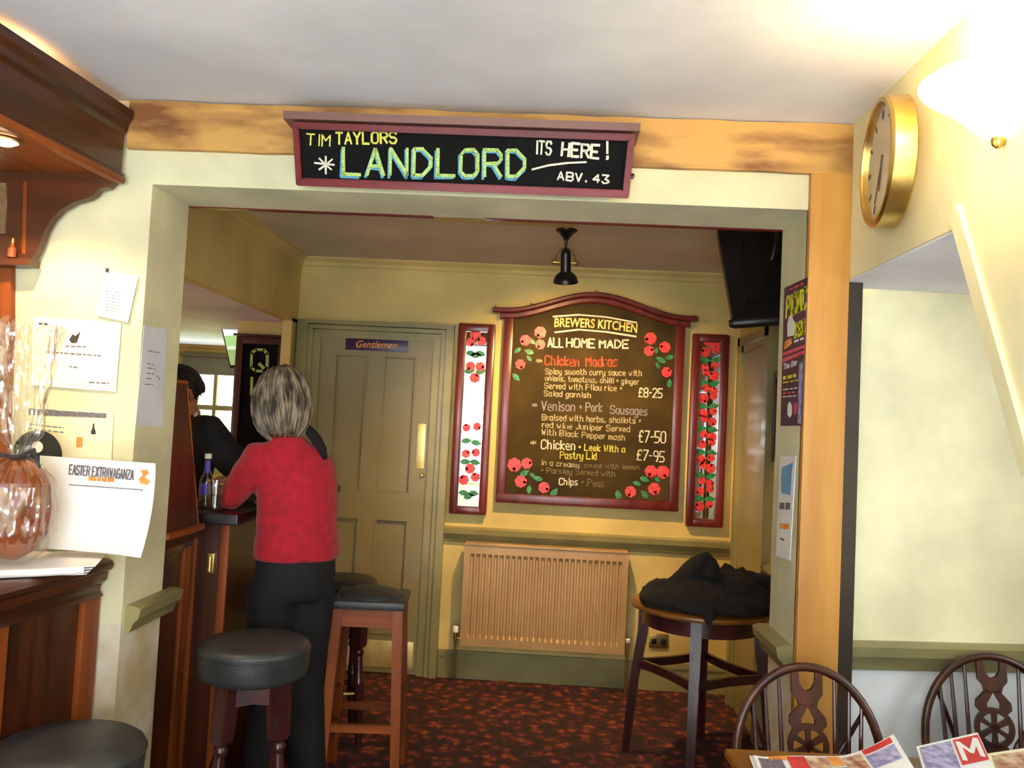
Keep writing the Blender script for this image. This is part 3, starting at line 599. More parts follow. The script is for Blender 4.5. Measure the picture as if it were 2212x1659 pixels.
L_ = [('ALL', 1184, 749, 1216, 750, 19, 'chalk', 3.5), ('HOME', 1224, 749, 1284, 751, 18, 'chalk', 3.5), ('MADE', 1295, 751, 1357, 752, 17, 'chalk', 3.5),
 ('*', 1158, 785, 1170, 786, 12, 'chalk', 2.5), ('Chicken', 1177, 788, 1250, 791, 20, 'chalkr', 3.2), ('Madras', 1266, 791, 1333, 791, 20, 'chalkr', 3.2),
 ('Spicy smooth curry sauce with', 1178, 808, 1385, 812, 12, 'chalk', 2.2), ('onions, tomatoes, chilli + ginger', 1178, 822, 1379, 830, 11, 'chalk', 2.2),
 ('Served with Pilau rice +', 1176, 839, 1343, 845, 12, 'chalk', 2.2), ('Salad garnish', 1175, 855, 1275, 859, 11, 'chalk', 2.2), ('£8-25', 1379, 857, 1430, 859, 19, 'chalk', 2.6),
 ('*', 1150, 881, 1160, 881, 12, 'chalkv', 2.2), ('Venison', 1170, 886, 1241, 888, 19, 'chalkv', 2.8), ('+ Pork', 1252, 888, 1300, 889, 18, 'chalkv', 2.8), ('Sausages', 1318, 893, 1398, 897, 17, 'chalkv', 2.8),
 ('Braised with herbs, shallots +', 1171, 907, 1384, 915, 12, 'chalk', 2.2), ('red wine Juniper Served', 1171, 923, 1360, 933, 12, 'chalk', 2.2), ('With Black Pepper mash', 1170, 939, 1349, 951, 12, 'chalk', 2.2), ('£7-50', 1379, 954, 1437, 957, 24, 'chalk', 2.6),
 ('*', 1146, 962, 1158, 962, 12, 'chalk', 2.2), ('Chicken', 1169, 969, 1241, 972, 19, 'chalk', 2.6), ('+ Leek With a', 1250, 972, 1349, 977, 13, 'chalky', 2.4), ('Pastry Lid', 1210, 990, 1288, 992, 14, 'chalky', 2.4), ('£7-95', 1375, 993, 1434, 998, 22, 'chalk', 2.4),
 ('In a creamy', 1169, 1004, 1250, 1010, 11, 'chalk', 2), ('sauce with lemon', 1262, 1010, 1380, 1014, 10, 'chalkd', 2), ('+ Parsley Served with', 1169, 1021, 1328, 1029, 11, 'chalkd', 2), ('Chips', 1208, 1047, 1247, 1048, 14, 'chalk', 2.3), ('+ Peas', 1256, 1048, 1304, 1052, 14, 'chalkd', 2.2)]
for t, x0, y0, x1, y1, h, mt, wp in L_: write('chalk_word', mb, t, (x0, y0), (x1, y1), h, MP, MT['chalkm' if mt == 'chalk' and h < 14 else mt], wp, .35)
def rose(b, px, py, r, plane, n=7):
    p0, nn = plane; c = onplane(px, py, p0, nn); s = (c-O).length/F; R = r*s; ux = V((1, 0, 0)); uz = nn.cross(ux).normalized()
    for k in range(n):
        a = 2*PI*k/n+px; q = c+ux*R*.55*math.cos(a)+uz*R*.55*math.sin(a)
        b.prism([q+ux*R*.48*math.cos(t*PI/5)+uz*R*.48*math.sin(t*PI/5)+nn*.001 for t in range(10)], nn*(.0012+.0004*(k % 3)))
    b.prism([c+ux*R*.4*math.cos(t*PI/5)+uz*R*.4*math.sin(t*PI/5)+nn*.001 for t in range(10)], nn*.0028)
def leaf(b, px, py, r, ang, plane):
    p0, nn = plane; c = onplane(px, py, p0, nn); s = (c-O).length/F; R = r*s; ux = V((1, 0, 0)); uz = nn.cross(ux).normalized(); ca, sa = math.cos(ang), math.sin(ang)
    b.prism([c+(ux*ca+uz*sa)*R*x+(uz*ca-ux*sa)*R*y+nn*.0008 for x, y in ((-1, 0), (-.5, .45), (.2, .5), (1, 0), (.2, -.5), (-.5, -.45))], nn*.001)
ROS = [(1135, 735, 12), (1167, 718, 13), (1167, 744, 11), (1124, 787, 11), (1405, 731, 13), (1402, 758, 11), (1436, 750, 12), (1440, 804, 11), (1111, 1004, 15), (1138, 1001, 12), (1125, 1040, 13), (1175, 1053, 12), (1406, 1018, 13), (1432, 1020, 14), (1413, 1056, 13), (1362, 1062, 12)]
LEA = [(1118, 757, 9), (1143, 760, 11), (1143, 774, 8), (1115, 815, 11), (1150, 738, 9), (1427, 777, 12), (1446, 772, 10), (1421, 790, 8), (1446, 828, 10), (1418, 757, 7), (1133, 1022, 12), (1162, 1034, 11), (1143, 1058, 10), (1197, 1064, 12), (1150, 1026, 8), (1392, 1035, 11), (1375, 1044, 10), (1392, 1068, 11), (1336, 1071, 13), (1420, 1036, 8)]
def rosep(t, *a): b = B(); rose(b, *a); part('painted_rose', b, MT['rose'], t)
def leafp(t, *a): b = B(); leaf(b, *a); part('painted_leaf', b, MT['leaf'], t)
for q in ROS: rosep(mb, *q, MP)
for x, y, r in LEA: leafp(mb, x, y, r, random.uniform(0, 6), MP)

# mirror strips with painted roses
def strip(x0, x1, lab):
    t = thing('mirror_strip', lab, 'mirror', ((x0+x1)/2, FAR-.03, .99), group='rose mirrors beside the menu board')
    z0, z1, fw_ = .992, 2.165, .05
    b = B(); b.box(x0+.02, x1-.02, 5.078, 5.095, z0+.02, z1-.02); part('mirror_glass', b, MT['mirror'], t)
    for q in ((x0, x0+fw_, z0, z1), (x1-fw_, x1, z0, z1), (x0+.03, x1-.03, z0, z0+fw_), (x0+.03, x1-.03, z1-fw_, z1)):
        b = B(); b.box(q[0], q[1], 5.05 if q[3]-q[2] > .5 else 5.0515, 5.098, q[2], q[3], .014); part('frame_rail', b, MT['redz'], t)
    return t, (V((0, 5.077, 0)), NY), (x0+x1)/2
def pix(P):
    v = V(P)-O; f_ = v.dot(fw); return (1106+F*v.dot(RR)/f_, 829.5+F*v.dot(DD)/f_)
t, MLP, xc = strip(-.545, -.315, 'red framed narrow rose mirror at left of the menu board')
for z, dx, r in ((2.10, -.01, 12), (2.06, .03, 10), (2.05, -.035, 10), (1.90, -.03, 10), (1.90, .03, 10), (1.83, 0, 11), (1.52, -.035, 9), (1.53, .03, 9), (1.36, -.03, 9), (1.37, .03, 9), (1.27, 0, 11), (1.20, -.035, 11), (1.22, .035, 10)): rosep(t, *pix((xc+dx, 5.077, z)), r, MLP)
for z, dx in ((1.98, -.03), (1.98, .03), (1.97, 0), (1.87, -.035), (1.87, .035), (1.44, -.03), (1.43, .03), (1.31, -.03), (1.31, .03), (1.12, -.03), (1.12, .03), (1.10, 0)): leafp(t, *pix((xc+dx, 5.077, z)), 12, random.uniform(-.4, .4), MLP)
t, MLP, xc = strip(.893, 1.118, 'red framed narrow rose mirror at right of the menu board')
for i in range(22):
    z = 2.10-.047*i
    if i % 3 == 2: [leafp(t, *pix((xc+s*.032, 5.077, z)), 12, random.uniform(-.3, .3), MLP) for s in (-1, 1)]
    else: rosep(t, *pix((xc+(-.03 if i % 2 else .028), 5.077, z)), random.uniform(8, 11), MLP); rosep(t, *pix((xc+(.03 if i % 2 else -.02), 5.077, z+.016)), 8, MLP)

# door sign
ds = thing('door_sign', 'small dark nameplate reading Gentlemen on the olive door', 'sign', (-1.05, FAR-.025, 2.0))
b = B(); b.box(-1.245, -.857, FAR-.03, FAR-.021, 1.968, 2.038, .002); part('plate', b, MT['violet'], ds)
font('gilt_lettering', ds, 'Gentlemen', (769, 750), (858, 753), 15, (V((0, FAR-.03, 0)), NY), MT['orange'], shear=.35, offset=.012)
# quiz board on the pillar
qb = thing('quiz_board', 'narrow wooden framed blackboard with large chalk letters on the far pillar', 'sign', (-1.76, FAR-.02, 1.1))
b = B(); b.box(-1.90, -1.65, FAR-.025, FAR-.006, .95, 1.99); part('panel', b, MT['board'], qb)
for q in ((-1.93, -1.885, .93, 2.02), (-1.665, -1.62, .93, 2.02), (-1.93, -1.62, 1.975, 2.02), (-1.93, -1.62, .93, .98)): b = B(); b.box(q[0], q[1], FAR-.04 if q[3]-q[2] > .5 else FAR-.0385, FAR-.002, q[2], q[3], .006); part('frame_rail', b, MT['mahz'], qb)
b = B(); b.box(-1.945, -1.605, FAR-.055, FAR-.002, 2.02, 2.035, .003); part('cap', b, MT['dark'+'x'], qb)
QP = (V((0, FAR-.025, 0)), NY)
for t, yb in (('Q', 801), ('U', 862), ('I', 915)): write('chalk_letter', qb, t, (543-(0 if t != 'I' else -8), yb), (577-(0 if t != 'I' else 10), yb+1), 46, QP, MT['chalkg'], 6)

# clock
ck = thing('wall_clock', 'round gold rimmed wall clock on the right wall', 'clock', (.93, 2.235, 2.315)); cc = V((.914, 2.195, 2.297)); CA = math.radians(8); AX = (-math.cos(CA), math.sin(CA), 0); CH = V((math.sin(CA), math.cos(CA), 0)); CN = V(AX)
ck_R = .172
b = B(); b.lathe([(ck_R-.004, 0), (ck_R, .004), (ck_R, .055), (ck_R-.006, .062), (ck_R-.018, .062), (ck_R-.020, .05), (ck_R-.022, .04), (.001, .04)], cc, 72, AX); part('case', b, MT['brass'], ck, ang=30)
b = B(); b.lathe([(ck_R-.021, .040), (ck_R-.021, .043)], cc, 64, AX); part('dial', b, MT['face'], ck)
def dial(r, a): return cc+CN*.0445+CH*(-r*math.sin(a))+V((0, 0, r*math.cos(a)))
for k in range(12):
    a = k*PI/6; b = B(); w_ = .004 if k % 3 else .006; tdir = CH*(-math.cos(a))-V((0, 0, math.sin(a))); p_, q_ = dial(.118, a), dial(.14, a)
    b.prism([p_-tdir*w_, q_-tdir*w_, q_+tdir*w_, p_+tdir*w_], CN*.001); part('hour_mark', b, MT['inkd'], ck)
for nm_, a, r_, w_ in (('hour_hand', math.radians(196), .075, .006), ('minute_hand', math.radians(212), .115, .0042)):
    tdir = CH*(-math.cos(a))-V((0, 0, math.sin(a))); p_, q_ = dial(-.02, a), dial(r_, a); b = B(); b.prism([p_-tdir*w_, q_-tdir*w_*.4, q_+tdir*w_*.4, p_+tdir*w_], CN*.002); part(nm_, b, MT['inkd'], ck)
b = B(); b.lathe([(ck_R-.0205, .056), (ck_R-.0205, .0575)], cc, 48, AX); part('cover_glass', b, clear('thin_glass', (.98, .98, .97, 1), .0, .02, 1.12), ck)

# wall lamp
sl = thing('wall_lamp', 'glowing half bowl uplighter on the right wall near the ceiling', 'lamp', (.93, 1.72, 2.15))
SC = V((.928, 1.72, 2.192)); R_ = []
prof = [(.012, 0), (.03, .004), (.055, .02), (.085, .045), (.115, .078), (.15, .105), (.178, .125), (.195, .14), (.2, .15), (.19, .148), (.165, .125), (.11, .085), (.05, .03), (.01, .012)]
b = B()
for r, z in prof: R_.append([SC+V((-r*.82*math.sin(PI*k/32), r*.82*math.cos(PI*k/32), z*.82)) for k in range(33)])
b.rings(R_, cap=False); glow = emit('lit_opal_glass', (1, .82, .5), 6); part('bowl', b, glow, sl, ang=60)
b = B(); b.lathe([(.004, -.02), (.012, -.012), (.014, 0), (.01, .008)], SC+V((-.012, 0, 0)), 16); part('finial', b, MT['brass'], sl)
b = B(); b.box(.918, .93, 1.69, 1.75, 2.20, 2.30, .004); part('back_plate', b, MT['brass'], sl)
b = B(); b.ell(SC+V((-.07, 0, .115)), (.03, .03, .035)); part('bulb', b, emit('bulb_glow', (1, .8, .45), 25), sl)
light('wall_lamp_light', 'POINT', SC+V((-.085, 0, .225)), 6.5, (1, .72, .32), shadow_soft_size=.06)
light('wall_lamp_light', 'POINT', SC+V((-.16, -.02, -.06)), 1.5, (1, .75, .38), shadow_soft_size=.08)

# ------------------------------------------------------------------ notices on the left wall
WP = (V((0, FY-.004, 0)), NY)
def sheet_on(name, lab, pix_, plane, mat, cat='notice', depth=.002, group=None):
    p0, n = plane; P = [onplane(x, y, p0, n) for x, y in pix_]; c = sum(P, V((0, 0, 0)))/len(P); t = thing(name, lab, cat, c, group=group)
    b = B(); b.prism(P, -n*depth); part('sheet', b, mat, t); return t
def rule(t, rows, plane, mat, name='print_line', h=2.2):
    b = B()
    for x0, y0, x1, y1 in rows:
        x = x0
        while x < x1-2:
            e = min(x1, x+random.uniform(5, 13)); yy = lambda q: y0+(y1-y0)*(q-x0)/(x1-x0)
            p0, n = plane; b.prism([onplane(x, yy(x)-h/2, p0, n)+n*.0006, onplane(e, yy(e)-h/2, p0, n)+n*.0006, onplane(e, yy(e)+h/2, p0, n)+n*.0006, onplane(x, yy(x)+h/2, p0, n)+n*.0006][::1], n*.0004); x = e+random.uniform(2, 4)
    return part(name, b, mat, t)
t = sheet_on('notice', 'tilted white notice high on the left wall, overlapping the sheet below', [(232, 582), (299, 596), (276, 696), (206, 680)], (V((0, FY-.010, 0)), NY), MT['paper'])
rule(t, [(226+2, 628+i*7, 262-i, 633+i*7) for i in range(7)], (V((0, FY-.010, 0)), NY), MT['ink'], h=1.4)
patch('pin', t, [(229, 579), (236, 580), (235, 589), (228, 588)], (V((0, FY-.011, 0)), NY), MT['inkd'])
t = sheet_on('notice', 'large white notice with small black picture on the left wall', [(72, 684), (262, 697), (250, 846), (68, 832)], (V((0, FY-.006, 0)), NY), MT['paper'])
WQ = (V((0, FY-.0062, 0)), NY)
patch('printed_panel', t, [(78, 692), (109, 694), (107, 826), (74, 824)], WQ, MT['paperp']); patch('printed_panel', t, [(132, 697), (252, 704), (240, 836), (122, 828)], WQ, MT['paperp'])
WQ2 = (V((0, FY-.0076, 0)), NY)
patch('picture', t, [(150, 734), (157, 722), (164, 726), (174, 716), (168, 735), (166, 741), (155, 741)], WQ2, MT['inkd'])
rule(t, [(84, 699, 108, 701)], WQ2, MT['inkd'], h=4); rule(t, [(98, 760, 222, 769), (142, 748, 186, 749), (150, 792, 168, 794), (192, 826, 236, 828)], WQ2, MT['ink'], h=3)
t = sheet_on('notice', 'cream drinks notice with grey header strip on the left wall', [(58, 880), (245, 888), (240, 1010), (52, 1010)], (V((0, FY-.005, 0)), NY), MT['papery'])
WR = (V((0, FY-.0052, 0)), NY)
patch('header_strip', t, [(62, 882), (118, 885), (130, 887), (230, 893), (230, 903), (62, 896)], WR, MT['ink'])
patch('bottle_picture', t, [(201, 915), (204, 915), (204, 924), (207, 932), (207, 938), (197, 938), (197, 932), (200, 924)], WR, MT['inkd']); patch('price_box', t, [(166, 944), (179, 944), (178, 966), (165, 966)], WR, MT['orange'])
rule(t, [(64, 916, 138, 924), (64, 926, 138, 934)], WR, MT['ink'], h=2)
JP = (V((XL+.003, 0, 0)), V((1, 0, 0)))
t = sheet_on('notice', 'long pale grey notice on the left side of the opening', [(312, 703), (361, 711), (352, 922), (293, 918)], JP, MT['paperg'])
rule(t, [(320, 758, 345, 762), (318, 785, 332, 788), (318, 795, 335, 797), (317, 806, 332, 808), (316, 817, 330, 819), (312, 830, 330, 831), (338, 812, 346, 820)], JP, MT['ink'], h=2)
# card, egg, record and newspaper on the front bar
CPL = (V((0, 2.44, 1.07)), V((0, -1, .06)).normalized())
t = thing('card_poster', 'white Easter poster card propped on the front bar beside the egg', 'poster', at(215, 1190, z=1.068))
cgrid = []
for i in range(9):
    u = i/8; row = []
    for j in range(9):
        v = j/8; x = 86+(336-86)*u; y0 = 984+17*u; y1 = 1184+18*u; p_ = onplane(x-(22*v**2*u if u > .6 else 0), y0+(y1-y0)*v, *CPL); p_ += V((0, -1, 0))*(.03*max(0, u-.7)/.3*v**2); row.append(p_)
    cgrid.append(row)
b = B(); b.sheet(cgrid, (0, .0015, 0)); part('card', b, MT['paper'], t)
write('print_line', t, 'EASTER EXTRAVAGANZA', (150, 1024), (288, 1036), 20, CPL, MT['ink'], 2.6, .2, .0015); write('print_line', t, 'DRAW IN THE BAR', (192, 1037), (246, 1041), 7, CPL, MT['orange'], 2, .1, .0015)
b = B(); strokes(b, [[(150, 1047), (308, 1058)], [(308, 1058), (300, 1186)]], CPL, 1.6, .0015); part('border_line', b, MT['ink'], t)
patch('chick_picture', t, [(303, 1016), (318, 1014), (322, 1022), (312, 1030), (326, 1040), (318, 1048), (304, 1044), (300, 1034), (310, 1026)], CPL, MT['orange'], .0015)
EG = at(34, 1100, y=2.32); EG = V((EG.x, 2.32, 1.094))
t = thing('easter_egg', 'large chocolate Easter egg wrapped in clear cellophane on the bar', 'egg', EG)
ec = EG+V((0, .0, .148))
b = B(); b.ell(ec, (.094, .094, .145), seg=40, rg=28)
for v in b.b.verts: v.co += (v.co-ec).normalized()*.005*noise.noise(v.co*30)
part('chocolate_egg', b, MT['choc'], t)
b = B(); prof = [(.05, .0), (.085, .03), (.104, .09), (.108, .15), (.098, .215), (.06, .275), (.024, .295), (.03, .32), (.05, .37), (.062, .44), (.07, .52), (.082, .60), (.09, .68)]
R_ = []
def prof_r(z):
    for (r0_, z0_), (r1_, z1_) in zip(prof, prof[1:]):
        if z0_ <= z <= z1_: u = (z-z0_)/(z1_-z0_); u = u*u*(3-2*u); return r0_+(r1_-r0_)*u
    return prof[-1][0]
for i in range(61):
    z = .68*i/60; r = prof_r(z); row = []; pl_ = .10+.28*min(1, max(0, (z-.22)/.1))
    for k in range(96):
        a = 2*PI*k/96; cr_ = abs(noise.noise(V((math.cos(a)*2.6, math.sin(a)*2.6, z*7))))*1.6-.5+.35*noise.noise(V((math.cos(a)*7, math.sin(a)*7, z*14)))
        row.append(EG+V((r*(1+pl_*cr_)*math.cos(a), r*(1+pl_*cr_)*math.sin(a), z+.03*noise.noise(V((math.cos(a)*3, math.sin(a)*3, 2)))*(z > .45)*(z-.45)/.2)))
    R_.append(row)
b.rings(R_, cap=False); part('cellophane', b, MT['cello'], t, ang=14)
b = B()
for a in (2.6, 3.5, .4): b.tube([EG+V((0, -.02, .295)), EG+V((.03*math.cos(a), -.04, .30)), EG+V((.075*math.cos(a), -.05, .312+.02*math.sin(a))), EG+V((.1*math.cos(a), -.05, .27))], [.005, .006, .007, .003], 8)
b.lathe([(.024, -.006), (.026, 0), (.024, .006)], EG+V((0, 0, .296)), 20); part('ribbon', b, MT['inkd'], t)
DC = onplane(80, 985, V((0, 2.52, 0)), NY)
t = thing('record_disc', 'black disc with white label standing behind the Easter egg', 'record', DC)
b = B(); b.lathe([(.08, 0), (.08, .0018)], DC, 48, (0, -1, 0)); part('disc', b, MT['black'], t)
b = B(); b.lathe([(.018, .0018), (.018, .0024)], DC+V((0, 0, .028)), 32, (0, -1, 0)); part('label', b, MT['paper'], t)
t = thing('newspaper', 'folded newspaper lying on the front bar under the poster card', 'newspaper', at(90, 1200, z=1.067))
def onbar(px, py):
    p_ = at(px, py, z=1.092); p_.y = min(p_.y, 2.545); p_.z = 1.0668; return p_
q0, q1, q2, q3 = onbar(-40, 1180), onbar(238, 1186), onbar(188, 1222), onbar(-40, 1232)
for k in range(4):
    g = []
    for i in range(9):
        u = i/8; row = []
        for j in range(7):
            v = j/6; p_ = (q0*(1-u)+q1*u)*(1-v)+(q3*(1-u)+q2*u)*v; p_ = p_+V((random.uniform(-1, 1)*.0003+.006*k, .004*k, .0045*k+.004*math.sin(u*5+k)+.004)); row.append(p_)
        g.append(row)
    b = B(); b.sheet(g, (0, 0, .0025)); part('page', b, MT['paper'] if k % 2 else MT['paperg'], t)
b = B(); b.tube([q3+V((0, 0, .012)), q3*.5+q2*.5+V((0, 0, .012)), q2+V((-.01, 0, .012))], .011, 12); part('fold', b, MT['paper'], t)

# posters on the right side of the opening
PP = (V((XR-.003, 0, 0)), V((-1, 0, 0)))
t = sheet_on('poster', 'purple poster with big yellow letters on the right side of the opening', [(1694, 622), (1744, 599), (1736, 776), (1689, 800)], PP, MT['purple'], 'poster')
write('print_letters', t, 'PICNIC', (1699, 686), (1742, 664), 42, PP, MT['yel'], 9, .2, up=(.04, -1)); write('print_letters', t, 'IDEAS', (1716, 730), (1739, 719), 28, PP, MT['yel'], 7, .2, up=(.04, -1))
patch('bottle_picture', t, [(1706, 683), (1712, 680), (1714, 690), (1718, 696), (1716, 724), (1702, 728), (1702, 700)], PP, MT['paper'], .0014)
patch('orange_shape', t, [(1696, 738), (1709, 730), (1712, 742), (1702, 752), (1694, 756)], PP, MT['orange'], .001)
patch('pink_band', t, [(1692, 762), (1740, 744), (1739, 752), (1692, 770)], PP, MT['pink'], .001); patch('pink_band', t, [(1691, 775), (1739, 756), (1738, 764), (1690, 784)], PP, MT['pink'], .001)
rule(t, [(1716, 738, 1738, 730)], PP, MT['paper'], 'print_line', 5); rule(t, [(1706, 626, 1736, 612)], PP, MT['pink'], 'print_line', 4)
t = sheet_on('poster', 'dark violet poster with white heading below the purple yellow lettered one', [(1689, 801), (1736, 778), (1731, 919), (1686, 920)], PP, MT['violet'], 'poster')
write('print_letters', t, 'The Bar', (1693, 798), (1722, 788), 11, PP, MT['paper'], 2.6, .1, up=(.04, -1))
rule(t, [(1692, 817, 1720, 811)], PP, MT['yel'], 'print_line', 7); rule(t, [(1692, 827, 1724, 821)], PP, MT['yel'], 'print_line', 2.4)
rule(t, [(1692, 842, 1722, 838), (1691, 857, 1719, 855)], PP, MT['paper'], 'print_line', 2.4); rule(t, [(1692, 850, 1720, 847)], PP, MT['pink'], 'print_line', 3)
patch('skittle_picture', t, [(1704, 870), (1708, 868), (1711, 876), (1711, 896), (1707, 902), (1702, 896), (1702, 878)], PP, MT['paper'], .001); patch('glass_picture', t, [(1716, 872), (1723, 870), (1721, 894), (1716, 896)], PP, MT['pink'], .001)
patch('lilac_edge', t, [(1727, 786), (1735, 782), (1730, 915), (1724, 915)], PP, MT['lilac'], .0008)
t = sheet_on('flyer', 'white flyer with blue picture on the right side of the opening', [(1685, 985), (1719, 985), (1706, 1211), (1676, 1200)], PP, MT['paper'], 'flyer')
patch('blue_picture', t, [(1690, 1010), (1714, 999), (1711, 1020), (1709, 1070), (1689, 1065), (1688, 1035)], PP, MT['blue'], .001)
patch('grey_block', t, [(1685, 1086), (1695, 1086), (1695, 1100), (1684, 1100)], PP, MT['ink']); patch('grey_block', t, [(1698, 1086), (1708, 1086), (1707, 1101), (1697, 1101)], PP, MT['ink']); patch('cream_block', t, [(1685, 1130), (1706, 1132), (1704, 1144), (1684, 1142)], PP, MT['orange'])
rule(t, [(1686, 1163, 1700, 1170)], PP, MT['ink'], h=4)
# picture frames on the far right wall
def frame(y0, y1, z0, z1, lab):
    t = thing('picture_frame', lab, 'picture', (1.18, (y0+y1)/2, z0))
    b = B(); b.box(1.178, 1.188, y0+.02, y1-.02, z0+.02, z1-.02); part('print', b, MT['photo'], t)
    for q in ((y0, y0+.035, z0, z1), (y1-.035, y1, z0, z1), (y0, y1, z0, z0+.035), (y0, y1, z1-.035, z1)): b = B(); b.box(1.16 if q[3]-q[2] > .1 else 1.1615, 1.189, q[0], q[1], q[2], q[3], .006); part('frame_rail', b, MT['darkz'], t)
frame(3.62, 4.235, 1.43, 1.885, 'upper dark framed picture on the far right wall'); frame(3.75, 4.10, .98, 1.36, 'lower dark framed picture on the far right wall below the larger one')

# ------------------------------------------------------------------ radiator, socket
rd = thing('radiator', 'cream panel radiator under the menu board', 'radiator', (.055, FAR-.08, .22))
rx0, rx1, rz0, rz1, ry = -.425, .545, .225, .825, FAR-.12
b = B(); nr = 26; cols = []
x = rx0; step = (rx1-rx0-.05)/nr; prof = [(rx0, 0), (rx0+.025, 0)]
for i in range(nr):
    s = rx0+.025+i*step; prof += [(s+step*.22, .0), (s+step*.36, .014), (s+step*.72, .014), (s+step*.88, 0)]
prof += [(rx1-.025, 0), (rx1, 0)]
zr = [(rz0, 0), (rz0+.045, 0), (rz0+.065, 1), (rz1-.075, 1), (rz1-.055, 0), (rz1, 0)]
g = [[V((px_, ry+d*k, z)) for px_, d in prof] for z, k in zr]; b.sheet(g, (0, .03, 0)); part('ridged_panel', b, MT['rad'], rd, ang=25)
b = B(); b.box(rx0-.004, rx1+.004, ry-.006, FAR-.045, rz1-.006, rz1+.008, .003); part('top_grille', b, MT['rad'], rd)
for xa in (rx0-.006, rx1): b = B(); b.box(xa, xa+.006, ry-.003, FAR-.045, rz0, rz1, .002); part('side_panel', b, MT['rad'], rd)
b = B(); b.box(rx0+.01, rx1-.01, FAR-.075, FAR-.045, rz0, rz1-.02); part('rear_panel', b, MT['rad'], rd)
for s, xa in ((0, rx0-.035), (1, rx1+.022)):
    b = B(); b.lathe([(.011, 0), (.013, .02), (.011, .045)], (xa, ry+.03, rz0+.02), 16); b.tube([(xa, ry+.03, rz0+.035), (rx0 if s == 0 else rx1, ry+.03, rz0+.035)], .008, 10); b.tube([(xa, ry+.03, rz0+.02), (xa, ry+.03, .0)], .0075, 10); v_ = part('valve', b, MT['brass'], rd)
    b = B(); b.lathe([(.012, 0), (.018, .006), (.018, .035 if s == 0 else .02), (.014, .04 if s == 0 else .024)], (xa, ry+.03, rz0+.065), 18); part('valve_cap', b, MT['white'], v_)
for xa in (rx0+.2, rx1-.2): b = B(); b.box(xa-.02, xa+.02, FAR-.05, FAR-.002, .3, .75); part('bracket', b, MT['rad'], rd)
so = thing('wall_socket', 'double brass wall socket beside the radiator', 'socket', at(1428, 1384, y=FAR))
p = at(1428, 1384, y=FAR-.001); b = B(); b.box(p.x-.073, p.x+.043, FAR-.012, FAR, p.z-.043, p.z+.043, .003); part('plate', b, MT['brass'], so)
for dx in (-.045, .012): b = B(); b.box(p.x+dx-.016, p.x+dx+.016, FAR-.016, FAR-.011, p.z-.02, p.z+.012, .002); part('outlet', b, MT['black'], so)

# ------------------------------------------------------------------ ceiling spotlight, batten, televisions
pl = at(1224, 497, z=2.54); sp_ = thing('ceiling_spotlight', 'black ceiling spotlight aimed at the menu board', 'lamp', pl)
PX, PY_ = pl.x, pl.y
b = B(); b.lathe([(.055, 0), (.053, -.008), (.038, -.016), (.018, -.04), (.007, -.06), (.006, -.10)], (PX, PY_, 2.54), 28); part('ceiling_rose', b, MT['black'], sp_)
b = B(); b.tube([(PX-.05*math.cos(a), PY_, 2.378+.07*math.sin(a)) for a in [PI*k/16 for k in range(17)]], .005, 8)
b.tube([(PX-.058, PY_, 2.376), (PX+.058, PY_, 2.376)], .005, 8); part('yoke', b, MT['brass'], sp_)
ax = V((.05, .38, -1)).normalized(); tp_ = V((PX, PY_-.028, 2.432))
b = B(); b.lathe([(.004, -.012), (.014, -.006), (.024, .008), (.026, .024), (.026, .105), (.029, .11), (.046, .122), (.056, .135), (.063, .158), (.062, .164), (.058, .158), (.05, .14), (.024, .116)], tp_, 32, ax); part('shade', b, MT['black'], sp_)
b = B(); b.ell(tp_+ax*.138, (.024, .024, .024)); part('bulb', b, emit('spot_bulb', (1, .72, .4), 14), sp_)
light('menu_spot', 'SPOT', tp_+ax*.17, 125, (1, .62, .22), (.22, FAR, 1.15), spot_size=math.radians(124), spot_blend=.8, shadow_soft_size=.03)
for s in (-1, 1): b = B(); b.lathe([(.014, 0), (.014, .012), (.008, .02)], (PX+s*.05, PY_, 2.376), 12, (s, 0, 0)); part('knob', b, MT['brass'], sp_)
bc = thing('ceiling_batten', 'pale flat batten on the far ceiling beside the black spotlight', 'batten', (-.21, 3.86, 2.51))
b = B(); b.box(-.56, .13, 3.78, 3.94, 2.512, 2.54, .004); part('board', b, MT['far'], bc)

tv = thing('television', 'black television hung high at the right of the far room, its back towards the opening', 'television', (.93, 3.6, 2.05))
A0, A1 = at(1585, 690, y=3.52), at(1550, 488, z=2.50)
tu = (A1-A0); TH = tu.length; tu.normalize(); tr = V((1, -.10, .0)); tr = (tr-tu*tr.dot(tu)).normalized(); tn = tu.cross(tr); tn = tn if tn.y < 0 else -tn
def tvp(a, c, d): return A0+tr*a+tu*c+tn*d
W_ = .40
b = B(); b.prism([tvp(0, 0, 0), tvp(W_, 0, 0), tvp(W_, TH, 0), tvp(0, TH, 0)], -tn*.06); bmesh.ops.bevel(b.b, geom=b.b.edges[:], offset=.008, segments=2, affect='EDGES'); part('case', b, MT['blackpl'], tv)
b = B(); b.prism([tvp(.07, .07, 0), tvp(W_-.07, .07, 0), tvp(W_-.09, TH-.1, 0), tvp(.09, TH-.1, 0)], tn*.025); bmesh.ops.bevel(b.b, geom=b.b.edges[:], offset=.008, segments=2, affect='EDGES'); part('rear_cover', b, MT['blackpl'], tv)
b = B(); b.prism([tvp(.02, .02, -.061), tvp(W_-.02, .02, -.061), tvp(W_-.02, TH-.02, -.061), tvp(.02, TH-.02, -.061)], -tn*.002); part('screen', b, MT['screen'], tv)
b = B(); b.tube([tvp(-.022, -.02, .0), tvp(.0, -.022, .005), tvp(W_/2, -.02, .008), tvp(W_, -.02, .005)], [.014, .024, .026, .024], 16); part('speaker_bar', b, MT['blackpl'], tv)
b = B(); b.tube([tvp(W_/2, TH*.55, .02), tvp(W_/2+.03, TH*.7, .08), tvp(W_/2+.03, TH*.7, .08)+V((0, 0, .3))], .018, 10)
